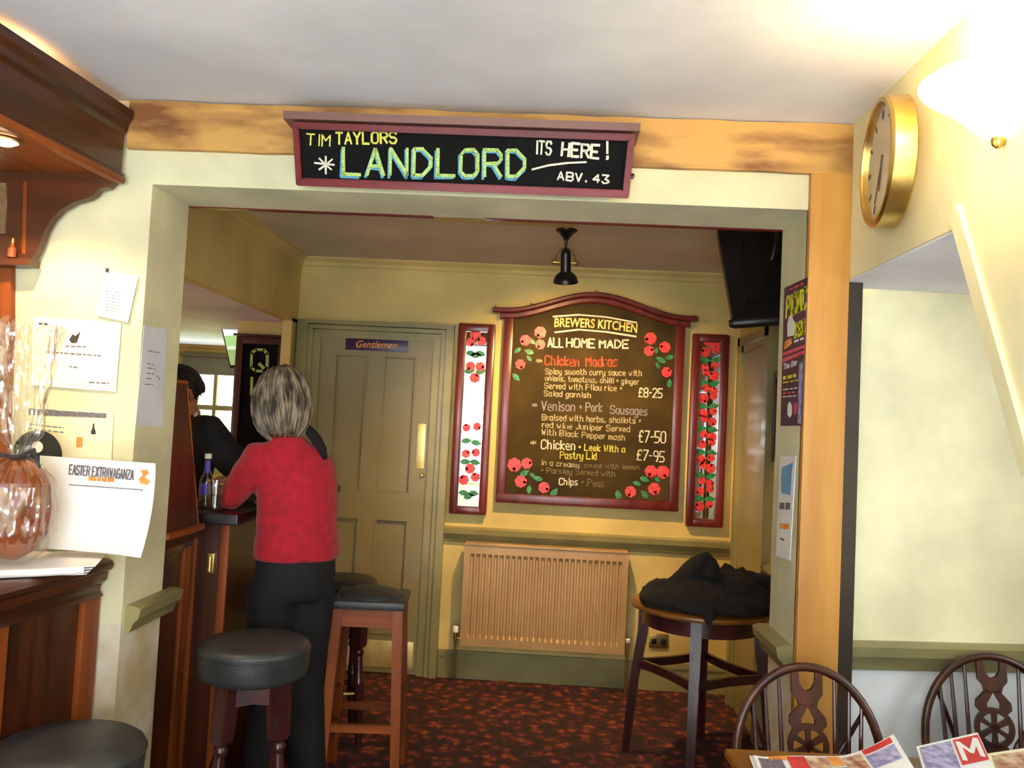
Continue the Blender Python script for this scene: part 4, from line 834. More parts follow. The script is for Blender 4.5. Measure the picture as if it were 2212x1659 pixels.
for v in b.b.verts: v.co.z = min(v.co.z, 2.54)
part('ceiling_arm', b, MT['black'], tv)
TP0 = at(482, 695, y=5.75)
t2 = thing('television', 'lit television showing a green pitch beyond the far pillar', 'television', TP0)
n2 = V((-.55, -.83, -.12)).normalized(); u2 = (V((.06, 0, 1))-n2*V((.06, 0, 1)).dot(n2)).normalized(); r2 = u2.cross(n2); r2 = -r2 if r2.x < 0 else r2
a0 = at(497, 795, y=5.72)
def t2p(a, c, d): return a0+r2*a+u2*c+n2*d
n2 = V((.15, -1, -.1)).normalized(); u2 = V((-.26, 0, 1)); u2 = (u2-n2*u2.dot(n2)).normalized(); r2 = V((1, .1, .1)); r2 = (r2-n2*r2.dot(n2)).normalized()
b = B(); b.prism([t2p(0, 0, 0), t2p(.5, 0, 0), t2p(.5, .345, 0), t2p(0, .345, 0)], -n2*.05); part('case', b, MT['blackpl'], t2)
def scr(nm, c0, c1, col, s_): b = B(); b.prism([t2p(.008, c0, .001), t2p(.492, c0, .001), t2p(.492, c1, .001), t2p(.008, c1, .001)], n2*.002); part(nm, b, emit(nm+'_glow', col, s_), t2)
scr('screen_pitch', .02, .13, (.05, .35, .06), .6); scr('screen_touchline', .13, .155, (.5, .7, .5), .8); scr('screen_far_pitch', .155, .23, (.12, .5, .1), .8); scr('screen_sky', .23, .29, (.55, .6, .85), 1.0)
# roller blind of the far window
bl = tag(mesh_obj('roller_blind', B().box(WX0+.03, WX1-.03, WYY-.045, WYY-.04, 1.865, 2.03).box(WX0+.01, WX1-.01, WYY-.075, WYY-.03, 2.02, 2.055, .01), MT['blind'], loc=((WX0+WX1)/2, WYY-.05, 2.03)), 'olive roller blind at the top of the far left window', 'blind')

# ------------------------------------------------------------------ stools
def round_stool(name, lab, x, y, z, r, rz=.3):
    t = thing(name, lab, 'stool', (x, y, 0), group='round padded bar stools')
    t['_local'] = 1
    b = B(); b.lathe([(r*.86, z-.125), (r*.95, z-.118), (r*.985, z-.10), (r, z-.06), (r, z-.035), (r*1.006, z-.028), (r*.985, z-.014), (r*.9, z-.004), (r*.6, z), (.001, z+.002)], (0, 0, 0), 56); part('seat', b, MT['leather'], t, ang=50)
    b = B(); b.tube([(r*1.003*math.cos(2*PI*k/48), r*1.003*math.sin(2*PI*k/48), z-.03) for k in range(48)], .004, 6, closed=True); part('piping', b, MT['leather'], t)
    zt_ = z-.125; k1, k2 = r*.62, r*.86
    tops, fe = [], []
    for k in range(4):
        a = rz+PI/4+k*PI/2; ca, sa = math.cos(a), math.sin(a)
        P = lambda q, zz: V((ca*q, sa*q, zz)); zf = zt_*.56
        qq = lambda zz: k1+(k2-k1)*(zt_-zz)/zt_
        b = B(); up = V((-sa, ca, 0)); rd_ = V((ca, sa, 0))
        sq = [[P(qq(zz), zz)+up*s1*w_+rd_*s2*w_ for s1, s2 in ((-1, -1), (1, -1), (1, 1), (-1, 1))] for zz, w_ in ((zt_, .03), (zt_-.03, .03), (zt_-.18, .027), (zt_-.195, .02))]
        b.rings(sq)
        zs_ = [zt_-.19, zt_-.20, zt_-.212, zt_-.222, zt_-.235, zt_-.3, .30, .29, .27, .20, .12, .02, 0]
        rs_ = [.018, .017, .024, .024, .017, .02, .024, .028, .024, .026, .020, .015, .015]
        b.tube([P(qq(zz), zz) for zz in zs_], rs_, 14); part('leg', b, MT['darkz'], t, ang=30)
        tops.append(P(qq(zt_-.05), zt_-.05)); fe.append(P(qq(.24), .24))
    for k in range(4):
        b = B(); a_, c_ = tops[k], tops[(k+1) % 4]; d_ = (c_-a_).normalized()
        mid = [(a_+d_*.0)+V((0, 0, .05)), c_+V((0, 0, .05)), c_+V((0, 0, -.03)), (a_+c_)/2+V((0, 0, -.018)), a_+V((0, 0, -.03))]
        nn = d_.cross(V((0, 0, 1))); b.prism([q-nn*.011 for q in mid], nn*.022); part('apron', b, MT['darkx'], t)
        b = B(); b.tube([fe[k], fe[(k+1) % 4]], .012, 10); part('foot_rail', b, MT['brass'] if k in (2, 3) else MT['darkx'], t)
    return t
s1 = at(552, 1382, z=.755); round_stool('bar_stool', 'round dark padded bar stool in the opening, in front of the woman', s1.x, s1.y, .757, .188, .36)
s0 = at(148, 1602, z=.66); round_stool('bar_stool', 'round grey topped bar stool cut by the bottom left corner of the photo', s0.x, s0.y, .662, .19, .5)
s3 = at(752, 1250, z=.775); round_stool('bar_stool', 'round dark bar stool mostly hidden behind the woman, near the olive door', s3.x-.03, s3.y+.04, .775, .16, .4)
s2 = at(798, 1300, z=.765); t = thing('square_stool', 'tall square orange wood stool with dark padded seat behind the round stool', 'stool', (s2.x-.005, s2.y+.08, 0), .08)
hs = .145; z = .78
b = B(); b.box(-hs-.012, hs+.012, -hs-.012, hs+.012, z-.035, z, .012)
for v in b.b.verts:
    if v.co.z > z-.02: v.co.z += .03*max(0, 1-(v.co.x/hs)**2)*max(0, 1-(v.co.y/hs)**2)
part('seat', b, MT['leather'], t)
b = B(); b.ell((0, 0, z-.008), (hs*.98, hs*.98, .045), seg=28, rg=14); part('seat_dome', b, MT['leather'], t)
cor = [(-1, -1), (1, -1), (1, 1), (-1, 1)]
for sx, sy_ in cor:
    b = B(); R_ = []
    for zz, q, w_ in ((z-.035, hs-.018, .021), (z-.12, hs-.016, .021), (0, hs+.010, .019)): R_.append([(sx*q+a_*w_, sy_*q+c_*w_, zz) for a_, c_ in cor])
    b.rings(R_); part('leg', b, MT['oakz'], t)
for k in range(4):
    (ax_, ay_), (bx_, by_) = cor[k], cor[(k+1) % 4]
    for zz, hgt, q, nm_ in ((z-.035, .075, hs-.02, 'apron'), (.27 if k % 2 == 0 else .20, .032, hs-.006, 'stretcher'), (.36, .03, hs-.008, 'stretcher')):
        if zz == .36 and k % 2 == 0: continue
        b = B(); a_, c_ = V((ax_*q, ay_*q, zz)), V((bx_*q, by_*q, zz)); d_ = (c_-a_).normalized(); nn = d_.cross(V((0, 0, 1)))
        b.prism([a_-nn*.01, c_-nn*.01, c_-nn*.01-V((0, 0, hgt)), a_-nn*.01-V((0, 0, hgt))], nn*.02); part(nm_, b, MT['oakx'], t)

# ------------------------------------------------------------------ pub table with coat
TX, TY, TZ, TR = .80, 4.02, .745, .335
t = thing('pub_table', 'tall round dark wooden pub table carrying a black coat', 'table', (TX, TY, 0))
b = B(); b.lathe([(TR-.02, TZ-.026), (TR-.004, TZ-.022), (TR, TZ-.012), (TR-.003, TZ-.003), (TR-.012, TZ), (.001, TZ)], (TX, TY, 0), 72); part('table_top', b, MT['tabletop'], t)
b = B(); b.lathe([(TR-.055, TZ-.026), (TR-.055, TZ-.10), (TR-.075, TZ-.10), (TR-.075, TZ-.026)], (TX, TY, 0), 64, cap=False); part('apron', b, MT['darkx'], t)
ft = []
for k in range(4):
    a = math.radians(-105+90*k); ca, sa = math.cos(a), math.sin(a); b = B(); R_ = []
    for zz, q, w_ in ((TZ-.028, TR-.066, .024), (TZ-.16, TR-.064, .024), (.35, TR-.03, .021), (0, TR+.0, .018)): R_.append([(TX+ca*q+x_*w_*ca-y_*w_*sa, TY+sa*q+x_*w_*sa+y_*w_*ca, zz) for x_, y_ in cor])
    b.rings(R_); part('leg', b, MT['darkz'], t); ft.append(V((TX+ca*(TR-.035), TY+sa*(TR-.035), .43)))
for k in range(4):
    b = B(); a_, c_ = ft[k], ft[(k+1) % 4]; mid = (a_+c_)/2+((V((TX, TY, .43))-(a_+c_)/2)*.25); cur = [a_*(1-u)**2+mid*2*u*(1-u)+c_*u*u for u in [i/10 for i in range(11)]]
    R_ = []
    for i, q in enumerate(cur):
        d_ = (cur[min(i+1, 10)]-cur[max(i-1, 0)]).normalized(); nn = d_.cross(V((0, 0, 1))); R_.append([q+nn*.01+V((0, 0, .02)), q-nn*.01+V((0, 0, .02)), q-nn*.01-V((0, 0, .02)), q+nn*.01-V((0, 0, .02))])
    b.rings(R_); part('stretcher', b, MT['darkx'], t)
b = B()
def cpt(px, py, y): return at(px, py, y=y)
def blob(p, r): b.ell(p, r)
b.tube([cpt(1420, 1296, 3.98), cpt(1450, 1275, 3.98), cpt(1490, 1240, 4.0), cpt(1522, 1212, 4.0), cpt(1537, 1200, 4.0)], [.02, .05, .055, .045, .022], 12)
b.tube([cpt(1537, 1206, 4.0), cpt(1542, 1222, 3.98), cpt(1535, 1250, 3.96)], [.02, .03, .05], 10)
b.tube([cpt(1400, 1304, 3.95), cpt(1460, 1296, 3.93), cpt(1530, 1296, 3.92), cpt(1600, 1296, 3.95), cpt(1650, 1300, 4.0)], [.018, .055, .07, .07, .05], 12)
b.tube([cpt(1560, 1262, 4.05), cpt(1578, 1226, 4.05), cpt(1592, 1230, 4.06), cpt(1600, 1262, 4.05)], [.06, .035, .035, .06], 12)
b.tube([cpt(1590, 1260, 4.06), cpt(1625, 1254, 4.06), cpt(1655, 1256, 4.06), cpt(1668, 1290, 4.05)], [.06, .045, .035, .04], 12)
b.ell((TX+.0, 4.0, TZ+.055), (.20, .17, .07)); b.ell((TX+.15, 4.02, TZ+.07), (.13, .15, .09)); b.ell((TX-.13, 4.0, TZ+.05), (.16, .14, .06)); b.ell((TX+.22, 4.0, TZ+.05), (.10, .16, .055))
b.tube([(TX-.03, TY-.29, TZ+.03), (TX-.035, TY-.345, TZ+.008), (TX-.04, TY-.352, TZ-.02)], [.04, .026, .012], 10, flat=.8)
b.ell((TX+.02, TY-.07, TZ+.028), (.30, .25, .05)); b.ell((TX-.14, TY-.08, TZ+.03), (.17, .18, .05)); b = solid(b, .008, 4)
for v in b.b.verts:
    n_ = v.co.copy(); s_ = .012*noise.noise(n_*14)+.007*noise.noise(V((n_.x*40, n_.y*14, n_.z*30)))
    if math.hypot(v.co.x-TX, v.co.y-TY) < TR+.0: v.co.z = max(v.co.z+s_, TZ+.001)
ct = thing('coat', 'black coat heaped on the round pub table', 'coat', (TX, TY, TZ)); part('cloth', b, MT['coat'], ct, ang=80)
b = B(); b.tube([cpt(1528, 1200, 3.955), cpt(1538, 1212, 3.94), cpt(1541, 1232, 3.925)], [.008, .014, .01], 8); part('collar', b, MT['coat'], ct)

# ------------------------------------------------------------------ front table, chairs, papers
DT = thing('dining_table', 'honey wooden dining table at the bottom right with newspapers', 'table', (1.12, 1.82, 0))
b = B(); b.prism([(.506, 2.182, .727), (1.70, 2.235, .727), (1.70, 1.45, .727), (.545, 1.40, .727)], (0, 0, .023)); bmesh.ops.bevel(b.b, geom=b.b.edges[:], offset=.004, segments=2, affect='EDGES'); part('table_top', b, MT['tabletop'], DT)
b = B(); b.box(.60, 1.62, 2.10, 2.125, .64, .727); b.box(.60, 1.62, 1.5, 1.525, .64, .727); b.box(.60, .625, 1.5, 2.125, .64, .727); b.box(1.6, 1.625, 1.5, 2.125, .64, .727); part('apron', b, MT['oakx'], DT)
for x in (.62, 1.60):
    for y in (1.52, 2.10): b = B(); b.lathe([(.016, 0), (.022, .1), (.026, .3), (.03, .5), (.024, .52), (.032, .55), (.032, .727)], (x, y, 0), 20); part('leg', b, MT['oakz'], DT)
def paper(lab, P, group):
    c = (P[0]+P[1]+P[2]+P[3])/4; t = thing('newspaper', lab, 'newspaper', V((c.x, c.y, .75)), group=group); return t
def psurf(P, curl):
    def f(u, v):
        q = (P[0]*(1-u)+P[1]*u)*(1-v)+(P[3]*(1-u)+P[2]*u)*v; return V((q.x, q.y, .752+curl(u, v)))
    return f
def pgrid(f, u0, u1, v0, v1, dz, n_=14): return [[f(u0+(u1-u0)*i/n_, v0+(v1-v0)*j/n_)+V((0, 0, dz)) for j in range(n_+1)] for i in range(n_+1)]
def pquad(name, t, f, u0, u1, v0, v1, mat, dz=.0085): b = B(); b.sheet(pgrid(f, u0, u1, v0, v1, dz, 6), (0, 0, .0004)); return part(name, b, mat, t)
Pa = [at(1618, 1642, z=.755), at(1930, 1626, z=.755), at(1995, 1690, z=.755), at(1665, 1760, z=.755)]
fa = psurf(Pa, lambda u, v: .045*max(0, (u-.6)/.4)**1.5*(1-v)**1.2+.012*max(0, .12-u)/.12*math.exp(-v)+.004*math.sin(u*7))
t = paper('open newspaper with orange and red pictures, left on the dining table', Pa, None)
for k in range(3): b = B(); b.sheet(pgrid(fa, .0+.012*k, 1-.006*k, .0+.01*k, 1, .0025*k), (0, 0, .0018)); part('page', b, MT['paper'] if k != 1 else MT['paperg'], t)
for u0, u1, v0, v1, mt in ((.05, .2, .08, .5, 'ink'), (.12, .26, .03, .12, 'orange'), (.24, .36, .06, .45, 'redp'), (.37, .5, .08, .5, 'photo'), (.51, .6, .06, .3, 'orange'), (.61, .74, .1, .6, 'photo'), (.76, .96, .05, .16, 'redp'), (.76, .96, .2, .5, 'lilac'), (.51, .6, .35, .7, 'ink')): pquad('printed_block', t, fa, u0, u1, v0, v1, MT[mt])
Pb = [at(1978, 1640, z=.755), at(2112, 1616, z=.755), at(2160, 1690, z=.755), at(2010, 1720, z=.755)]
fb_ = psurf(Pb, lambda u, v: .026*(1-v)+.01*u*(1-v)+.004)
t = paper('folded newspaper with red M masthead, right on the dining table', Pb, None)
for k in range(3): b = B(); b.sheet(pgrid(fb_, 0, 1-.01*k, .01*k, 1, .0025*k), (0, 0, .0018)); part('page', b, MT['paper'], t)
pquad('photo', t, fb_, .04, .52, .08, .95, MT['lilac']); pquad('masthead', t, fb_, .56, .97, .08, .62, MT['redp'])
b = B()
for s in ((.62, .54, .62, .16), (.62, .16, .76, .42), (.76, .42, .9, .16), (.9, .16, .9, .54)):
    p_, q_ = fb_(s[0], s[1]), fb_(s[2], s[3]); d_ = (q_-p_).normalized()*.003; s_ = d_.cross(V((0, 0, 1)))*2.0; z_ = V((0, 0, .0095)); b.prism([p_-d_-s_+z_, q_+d_-s_+z_, q_+d_+s_+z_, p_-d_+s_+z_], (0, 0, .0006))
part('masthead_letter', b, MT['paper'], t)
Pc = [at(2130, 1640, z=.755), at(2230, 1625, z=.755), at(2260, 1700, z=.755), at(2150, 1700, z=.755)]
fc = psurf(Pc, lambda u, v: .006+.006*(1-v)); t = paper('newspaper at the right edge of the dining table beside the red M one', Pc, None)
b = B(); b.sheet(pgrid(fc, 0, 1, 0, 1, 0), (0, 0, .005)); part('page', b, MT['papery'], t); pquad('photo', t, fc, .1, .9, .1, .8, MT['photo'], .0055)

def wheelback(lab, x, y, rz):
    t = thing('wheelback_chair', lab, 'chair', (x, y, 0), rz, 'wheelback chairs against the wall', local=True)
    yb = lambda z: .14+(z-.45)*.2
    b = B(); b.prism([(.205*math.cos(a)*(1 if math.sin(a) > -.3 else 1.03), (.20 if math.sin(a) < 0 else .18)*math.sin(a), .425) for a in [2*PI*k/32 for k in range(32)]], (0, 0, .028)); b.box(-.03, .03, .15, .265, .428, .450, .004); bmesh.ops.bevel(b.b, geom=[e for e in b.b.edges], offset=.004, segments=1, affect='EDGES'); part('seat', b, MT['darkx'], t)
    hp = [(-.165, .45), (-.19, .55), (-.2, .64)]+[(-.2*math.cos(PI*k/22), .665+.24*math.sin(PI*k/22)) for k in range(23)]+[(.2, .64), (.19, .55), (.165, .45)]
    b = B(); b.tube([(q, yb(z_), z_) for q, z_ in hp], .0125, 12); part('hoop', b, MT['mah'+'x'], t)
    def hz(xx): return .665+.24*math.sqrt(max(0, 1-(xx/.2)**2))
    for s in (-1, 1):
        for xt, xb in ((.078, .068), (.118, .10), (.152, .13)):
            b = B(); zt_ = hz(xt); b.tube([(s*xb, yb(.45), .45), (s*(xb*.6+xt*.4), yb(.62), .62), (s*xt, yb(zt_), zt_)], [.0055, .0075, .005], 8); part('spindle', b, MT['darkz'], t)
        b = B(); zt_ = hz(.16)-.01; b.tube([(s*.018, .255, .44), (s*.09, .245, .64), (s*.16, yb(zt_)+.004, zt_)], [.007, .0085, .006], 8); part('brace_stick', b, MT['darkz'], t)
    b = B(); sh = lambda q, z_, d_: V((q, yb(z_)+d_, z_)); zc = .70
    def pz(pts): b.prism([sh(q, z_, -.006) for q, z_ in pts], (0, .012, 0))
    n_ = 28
    for k in range(n_):
        a0_, a1_ = 2*PI*k/n_, 2*PI*(k+1)/n_; pz([(.043*math.cos(a0_), zc+.043*math.sin(a0_)), (.057*math.cos(a0_), zc+.057*math.sin(a0_)), (.057*math.cos(a1_), zc+.057*math.sin(a1_)), (.043*math.cos(a1_), zc+.043*math.sin(a1_))])
    for k in range(6):
        a = PI/2+k*PI/3; ca, sa = math.cos(a), math.sin(a); pz([(-sa*.005, zc+ca*.005), (.046*ca-sa*.008, zc+.046*sa+ca*.008), (.046*ca+sa*.008, zc+.046*sa-ca*.008), (sa*.005, zc-ca*.005)])
    pz([(.014*math.cos(PI*k/7), zc+.014*math.sin(PI*k/7)) for k in range(14)])
    for s in (-1, 1):
        pz([(s*q, z_) for q, z_ in ((0, .803), (.01, .785), (.02, .768), (.018, .752), (.038, .742), (.052, .755), (.05, .775), (.036, .79), (.024, .803), (.022, .812))])
        pz([(s*q, z_) for q, z_ in ((0, .80), (.024, .80), (.03, .82), (.043, .835), (.043, .86), (.044, .90), (.024, .903), (.022, .865), (.012, .848), (0, .842))])
        pz([(s*q, z_) for q, z_ in ((0, .655), (.03, .655), (.046, .635), (.048, .615), (.032, .59), (.024, .56), (.036, .52), (.046, .49), (.046, .45), (0, .45))])
    part('splat', b, MT['mahz'], t, ang=30)
    fe = []
    for sx, sy_ in cor:
        p0_, p1_ = V((sx*.13, sy_*.12, .43)), V((sx*.185, sy_*.19, 0)); L = lambda u: p0_*(1-u)+p1_*u
        b = B(); b.tube([L(u) for u in (0, .1, .2, .24, .28, .45, .6, .64, .7, .85, 1)], [.012, .014, .018, .013, .018, .021, .019, .013, .017, .015, .010], 12); part('leg', b, MT['darkz'], t); fe.append(L(.62))
    for a_, c_ in ((fe[0], fe[3]), (fe[1], fe[2])): b = B(); b.tube([a_, (a_+c_)/2, c_], [.008, .013, .008], 10); part('stretcher', b, MT['darkx'], t)
    b = B(); b.tube([(fe[0]+fe[3])/2, (fe[0]+fe[1]+fe[2]+fe[3])/4, (fe[1]+fe[2])/2], [.008, .012, .008], 10); part('stretcher', b, MT['darkx'], t)
    return t
wheelback('wheelback chair in front of the pine post, left of the two', .782, 2.185, 0)
wheelback('wheelback chair in the alcove by the right edge of the photo', 1.40, 2.435, -.12)

# ------------------------------------------------------------------ people
def hand(b, wr, d, n, thumb, curl=.5, s=1.0):
    d = V(d).normalized(); n = V(n); n = (n-d*n.dot(d)).normalized(); q = d.cross(n)*thumb      # q points to the thumb side
    b.rings([[wr+d*(l*s)+q*(w_*math.cos(2*PI*k/14)*s)+n*(h_*math.sin(2*PI*k/14)*s) for k in range(14)] for l, w_, h_ in ((-.02, .024, .018), (.0, .026, .018), (.03, .036, .017), (.06, .041, .015), (.088, .040, .012), (.094, .034, .008))])
    for off, ln, cu in ((.030, .070, curl), (.010, .079, curl*1.05), (-.010, .073, curl*1.1), (-.029, .057, curl*1.2)):
        p_ = wr+(d*.088+q*off)*s; pts = [p_-d*.012*s, p_]; a = 0
        for f_ in (.42, .33, .25): a += cu*.75; p_ = p_+(d*math.cos(a)-n*math.sin(a)+q*off*1.2)*(ln*f_*s); pts.append(p_)
        b.tube(pts, [r*s for r in (.0085, .009, .0085, .0078, .0062)], 8)
    p_ = wr+(d*.028+q*.026)*s
    b.tube([p_-q*.012*s, p_+(d*.014+q*.018)*s, p_+(d*.044+q*.026-n*.012)*s, p_+(d*.066+q*.020-n*.024)*s], [r*s for r in (.013, .0125, .0095, .007)], 8)
def head(b, c, f, up, s=1.0):
    f = V(f).normalized(); up = V(up); up = (up-f*up.dot(f)).normalized(); r = f.cross(up)
    P = lambda x, y, z: c+(r*x+f*y+up*z)*s
    R_ = []
    for z, hw, fr, bk in ((-.125, .022, .07, -.01), (-.118, .036, .083, .0), (-.10, .05, .09, -.03), (-.07, .062, .092, -.062), (-.035, .070, .092, -.085), (0, .075, .094, -.098), (.035, .077, .094, -.102), (.07, .072, .085, -.096), (.10, .054, .062, -.074), (.118, .03, .032, -.042), (.124, .008, .004, -.016)):
        R_.append([P(hw*math.cos(2*PI*k/24), (fr+bk)/2+(fr-bk)/2*math.sin(2*PI*k/24), z) for k in range(24)])
    b.rings(R_)
    b.tube([P(0, .093, .015), P(0, .108, -.015), P(0, .113, -.034), P(0, .096, -.042)], [.008*s, .011*s, .014*s, .008*s], 8)
    for sx in (-1, 1):
        b.ell(P(sx*.032, .088, .004), (.013*s,)*3, seg=12, rg=8); b.tube([P(sx*.015, .095, .024), P(sx*.035, .092, .027), P(sx*.055, .076, .02)], .007*s, 6)
        b.tube([P(sx*.074, -.005, .02), P(sx*.084, -.02, .015), P(sx*.082, -.018, -.02), P(sx*.074, -.006, -.035)], [.009*s, .009*s, .008*s, .007*s], 8)
    for dz_ in (-.064, -.073): b.tube([P(-.024, .085, dz_), P(0, .096, dz_), P(.024, .085, dz_)], [.004*s, .006*s, .004*s], 6)
    return P
def torso(b, rings_, f, r, n=28):
    b.rings([[V(c)+r*(a*math.cos(2*PI*k/n))+f*(bb*math.sin(2*PI*k/n)) for k in range(n)] for c, a, bb in rings_])
Zu = V((0, 0, 1))
# woman in red, seen from behind, leaning on the bar
wf = V((-.62, .78, 0)).normalized(); wr_ = V((wf.y, -wf.x, 0)); WC = V((-.985, 3.40, 0))
hc = at(608, 882, y=3.37)
nk = V((hc.x+.035, hc.y-.0, 1.44))
shc = V((-1.005, 3.40, 1.375)); SL, SR = shc-wr_*.155+V((0, 0, -.005)), shc+wr_*.105+wf*.04+V((0, 0, -.03))
EL = at(497, 1082, y=3.36); EL.z = max(EL.z, 1.192); WL = V((-1.375, 3.50, 1.192)); ER = SR+V((-.06, .12, -.25)); WRT = V((-1.13, 3.66, 1.18))
wm = thing('person', 'grey haired person in a red sweater leaning on the bar, seen from behind', 'person', (WC.x, WC.y, 0))
b = B()
torso(b, [((WC.x, WC.y, .86), .12, .085), ((WC.x, WC.y, .95), .13, .09), ((WC.x, WC.y, 1.1), .13, .095), ((shc.x+.01, shc.y, 1.25), .15, .095), ((shc.x, shc.y, 1.35), .145, .08), ((shc.x, shc.y, 1.41), .08, .055)], wf, wr_)
b.tube([shc+V((0, 0, .0)), nk, hc+V((.012, .0, -.06))], [.062, .052, .05], 16)
head(b, hc, wf+V((-.1, 0, -.22)), Zu)
for S_, E_, W__ in ((SL, EL, WL), (SR, ER, WRT)): b.tube([S_, S_*.5+E_*.5, E_, E_*.5+W__*.5, W__], [.045, .042, .034, .034, .024], 14)
hand(b, WL, WL-EL, Zu, 1, .55, .95); hand(b, WRT, V((-1, .15, -.03)), Zu, -1, .5, .95)
LG = []
for s in (-1, 1):
    hp_ = WC+wr_*(s*.08)+V((-.01, 0, .88)); kn = WC+wr_*(s*.075)+wf*.02+V((0, 0, .47)); an = WC+wr_*(s*.10)-wf*.02+V((0, 0, .07)); LG.append((hp_, kn, an))
    b.tube([hp_, hp_*.5+kn*.5, kn, kn*.5+an*.5, an], [.075, .07, .052, .05, .036], 16); b.tube([an+V((0, 0, 0)), an+wf*.05-Zu*.03, an+wf*.15-Zu*.045], [.035, .035, .022], 12)
body = part('body', solid(b, .006, 4), MT['skin'], wm, ang=80)
b = B()
torso(b, [((WC.x, WC.y, .955), .165, .13), ((WC.x, WC.y, .968), .175, .136), ((WC.x, WC.y, .99), .178, .138), ((WC.x-.002, WC.y, 1.08), .168, .130), ((WC.x-.01, WC.y, 1.2), .168, .126), ((shc.x, shc.y, 1.29), .172, .12), ((shc.x, shc.y, 1.355), .156, .10), ((shc.x-.008, shc.y, 1.405), .118, .08), ((nk.x+.005, nk.y, 1.44), .078, .066), ((nk.x, nk.y, 1.462), .066, .06)], wf, wr_)
for S_, E_, W__ in ((SL, EL, WL), (SR, ER, WRT)): b.tube([S_+(shc-S_)*.25, S_, S_*.6+E_*.4, E_, E_*.5+W__*.5, W__], [.06, .075, .068, .052, .05, .04], 18)
b = solid(b, .010, 7)
for v in b.b.verts:
    v.co += v.normal*(.0035*noise.noise(V((v.co.x*9, v.co.y*9, v.co.z*22)))+.002*noise.noise(v.co*40)) if v.normal.length else V()
part('sweater', b, MT['sweater'], wm, ang=80)
b = B()
torso(b, [((WC.x, WC.y, .80), .155, .12), ((WC.x, WC.y, .9), .168, .13), ((WC.x, WC.y, .985), .162, .124)], wf, wr_)
for hp_, kn, an in LG: b.tube([hp_+V((0, 0, -.02)), hp_*.5+kn*.5, kn, kn*.5+an*.5, an+V((0, 0, .01)), an-V((0, 0, .03))], [.105, .098, .082, .078, .075, .078], 20)
part('trousers', solid(b, .011, 5), MT['jeans'], wm, ang=80)
for hp_, kn, an in LG:
    b = B(); R_ = []
    for l, w_, h_ in ((-.085, .02, .03), (-.07, .036, .07), (-.02, .04, .085), (.04, .042, .075), (.10, .046, .055), (.15, .04, .042), (.175, .02, .03)):
        c_ = V((an.x, an.y, 0))+wf*l; R_.append([c_+wr_*(w_*math.cos(2*PI*k/16))+Zu*(h_*max(0, .5+.5*math.sin(2*PI*k/16))) for k in range(16)])
    b.rings(R_); part('shoe', b, MT['shoe'], wm, ang=50)
def hair(nm, par, c, f, up, rad, mat, n, zlow, s=.007, face=.5):
    f = V(f).normalized(); up = V(up); up = (up-f*up.dot(f)).normalized(); r = f.cross(up); random.seed(11)
    b = B(); cap_ = B()
    P = lambda th, ph, k=1.0: c+(r*(rad[0]*math.sin(th)*math.sin(ph))+f*(rad[1]*math.sin(th)*math.cos(ph))+up*(rad[2]*math.cos(th)))*k
    for i in range(n):
        ph = random.uniform(-PI, PI); lim = zlow if abs(ph) > 1.1 else face+(zlow-face)*max(0, (abs(ph)-.7)/.4); 
        t0 = random.uniform(0.02, lim*.75); t1 = min(lim, t0+random.uniform(.6, 1.3)); k_ = random.uniform(.93, 1.03)+(random.uniform(-.02, .07) if s > .007 else 0); w_ = random.uniform(-.25, .25)
        pts = [P(t0+(t1-t0)*u, ph+w_*u, k_+.02*math.sin(PI*u)+.015*math.sin(i*1.7+u*5)*(s > .007)) for u in (0, .2, .4, .6, .8, 1)]
        b.tube(pts, [s*.5, s, s*1.15, s*1.1, s*.8, s*.25], 6, flat=.6)
    R_ = []
    for i in range(14):
        R_.append([P(.03+(min(zlow, 9)*.97-.03)*i/13 if abs((2*PI*k/28+PI) % (2*PI)-PI) > .9 else .03+(face*1.0-.03)*i/13, 2*PI*k/28, .965) for k in range(28)])
    b.rings(R_)
    return part(nm, b, mat, par, ang=80)
hair('hair', wm, hc+V((.004, -.004, .012)), wf+V((-.1, 0, -.22)), Zu, (.106, .124, .156), MT['hair'], 520, 2.66, .0075, .95)
b = B(); b.tube([at(650, 912, y=3.40), at(668, 930, y=3.37), at(684, 950, y=3.36), at(697, 972, y=3.37), at(702, 990, y=3.40)], [.012, .02, .022, .018, .01], 10); part('scarf_end', b, MT['coat'], wm)
# man in black behind the bar
mf = V((-.62, -.78, 0)).normalized(); mr = V((mf.y, -mf.x, 0)); MC = V((-1.69, 3.80, 0))
mh = at(384, 852, y=3.72); ms = V((-1.665, 3.79, 1.46)); mnk = V((mh.x+.035, mh.y+.035, 1.53))
ML, MRt = ms-mr*.185, ms+mr*.185
if ML.x < MRt.x: ML, MRt = MRt, ML
MEL = V((-1.30, 3.74, 1.215)); MWL = at(512, 1036, y=3.62); MWL.z = max(MWL.z, 1.178); MER = MRt+V((-.06, -.02, -.28)); MWR = MER+mf*.2+V((.06, 0, -.05))
mn = thing('person', 'dark haired person in a black jacket behind the bar, partly hidden by the screen', 'person', (MC.x, MC.y, 0))
b = B()
torso(b, [((MC.x, MC.y, .86), .15, .11), ((MC.x, MC.y, 1.1), .15, .11), ((ms.x, ms.y, 1.3), .165, .11), ((ms.x, ms.y, 1.42), .15, .09), ((ms.x, ms.y, 1.48), .08, .06)], mf, mr)
b.tube([ms+V((0, 0, -.02)), mnk, mh+V((.012, .02, -.06))], [.07, .06, .056], 16)
head(b, mh, mf+V((0, 0, -.55)), Zu, 1.04)
for S_, E_, W__ in ((ML, MEL, MWL), (MRt, MER, MWR)): b.tube([S_, S_*.5+E_*.5, E_, E_*.5+W__*.5, W__], [.05, .046, .038, .036, .026], 14)
hand(b, MWL, V((-1, -.12, -.02)), Zu, -1, .6); hand(b, MWR, mf, Zu, 1, .5)
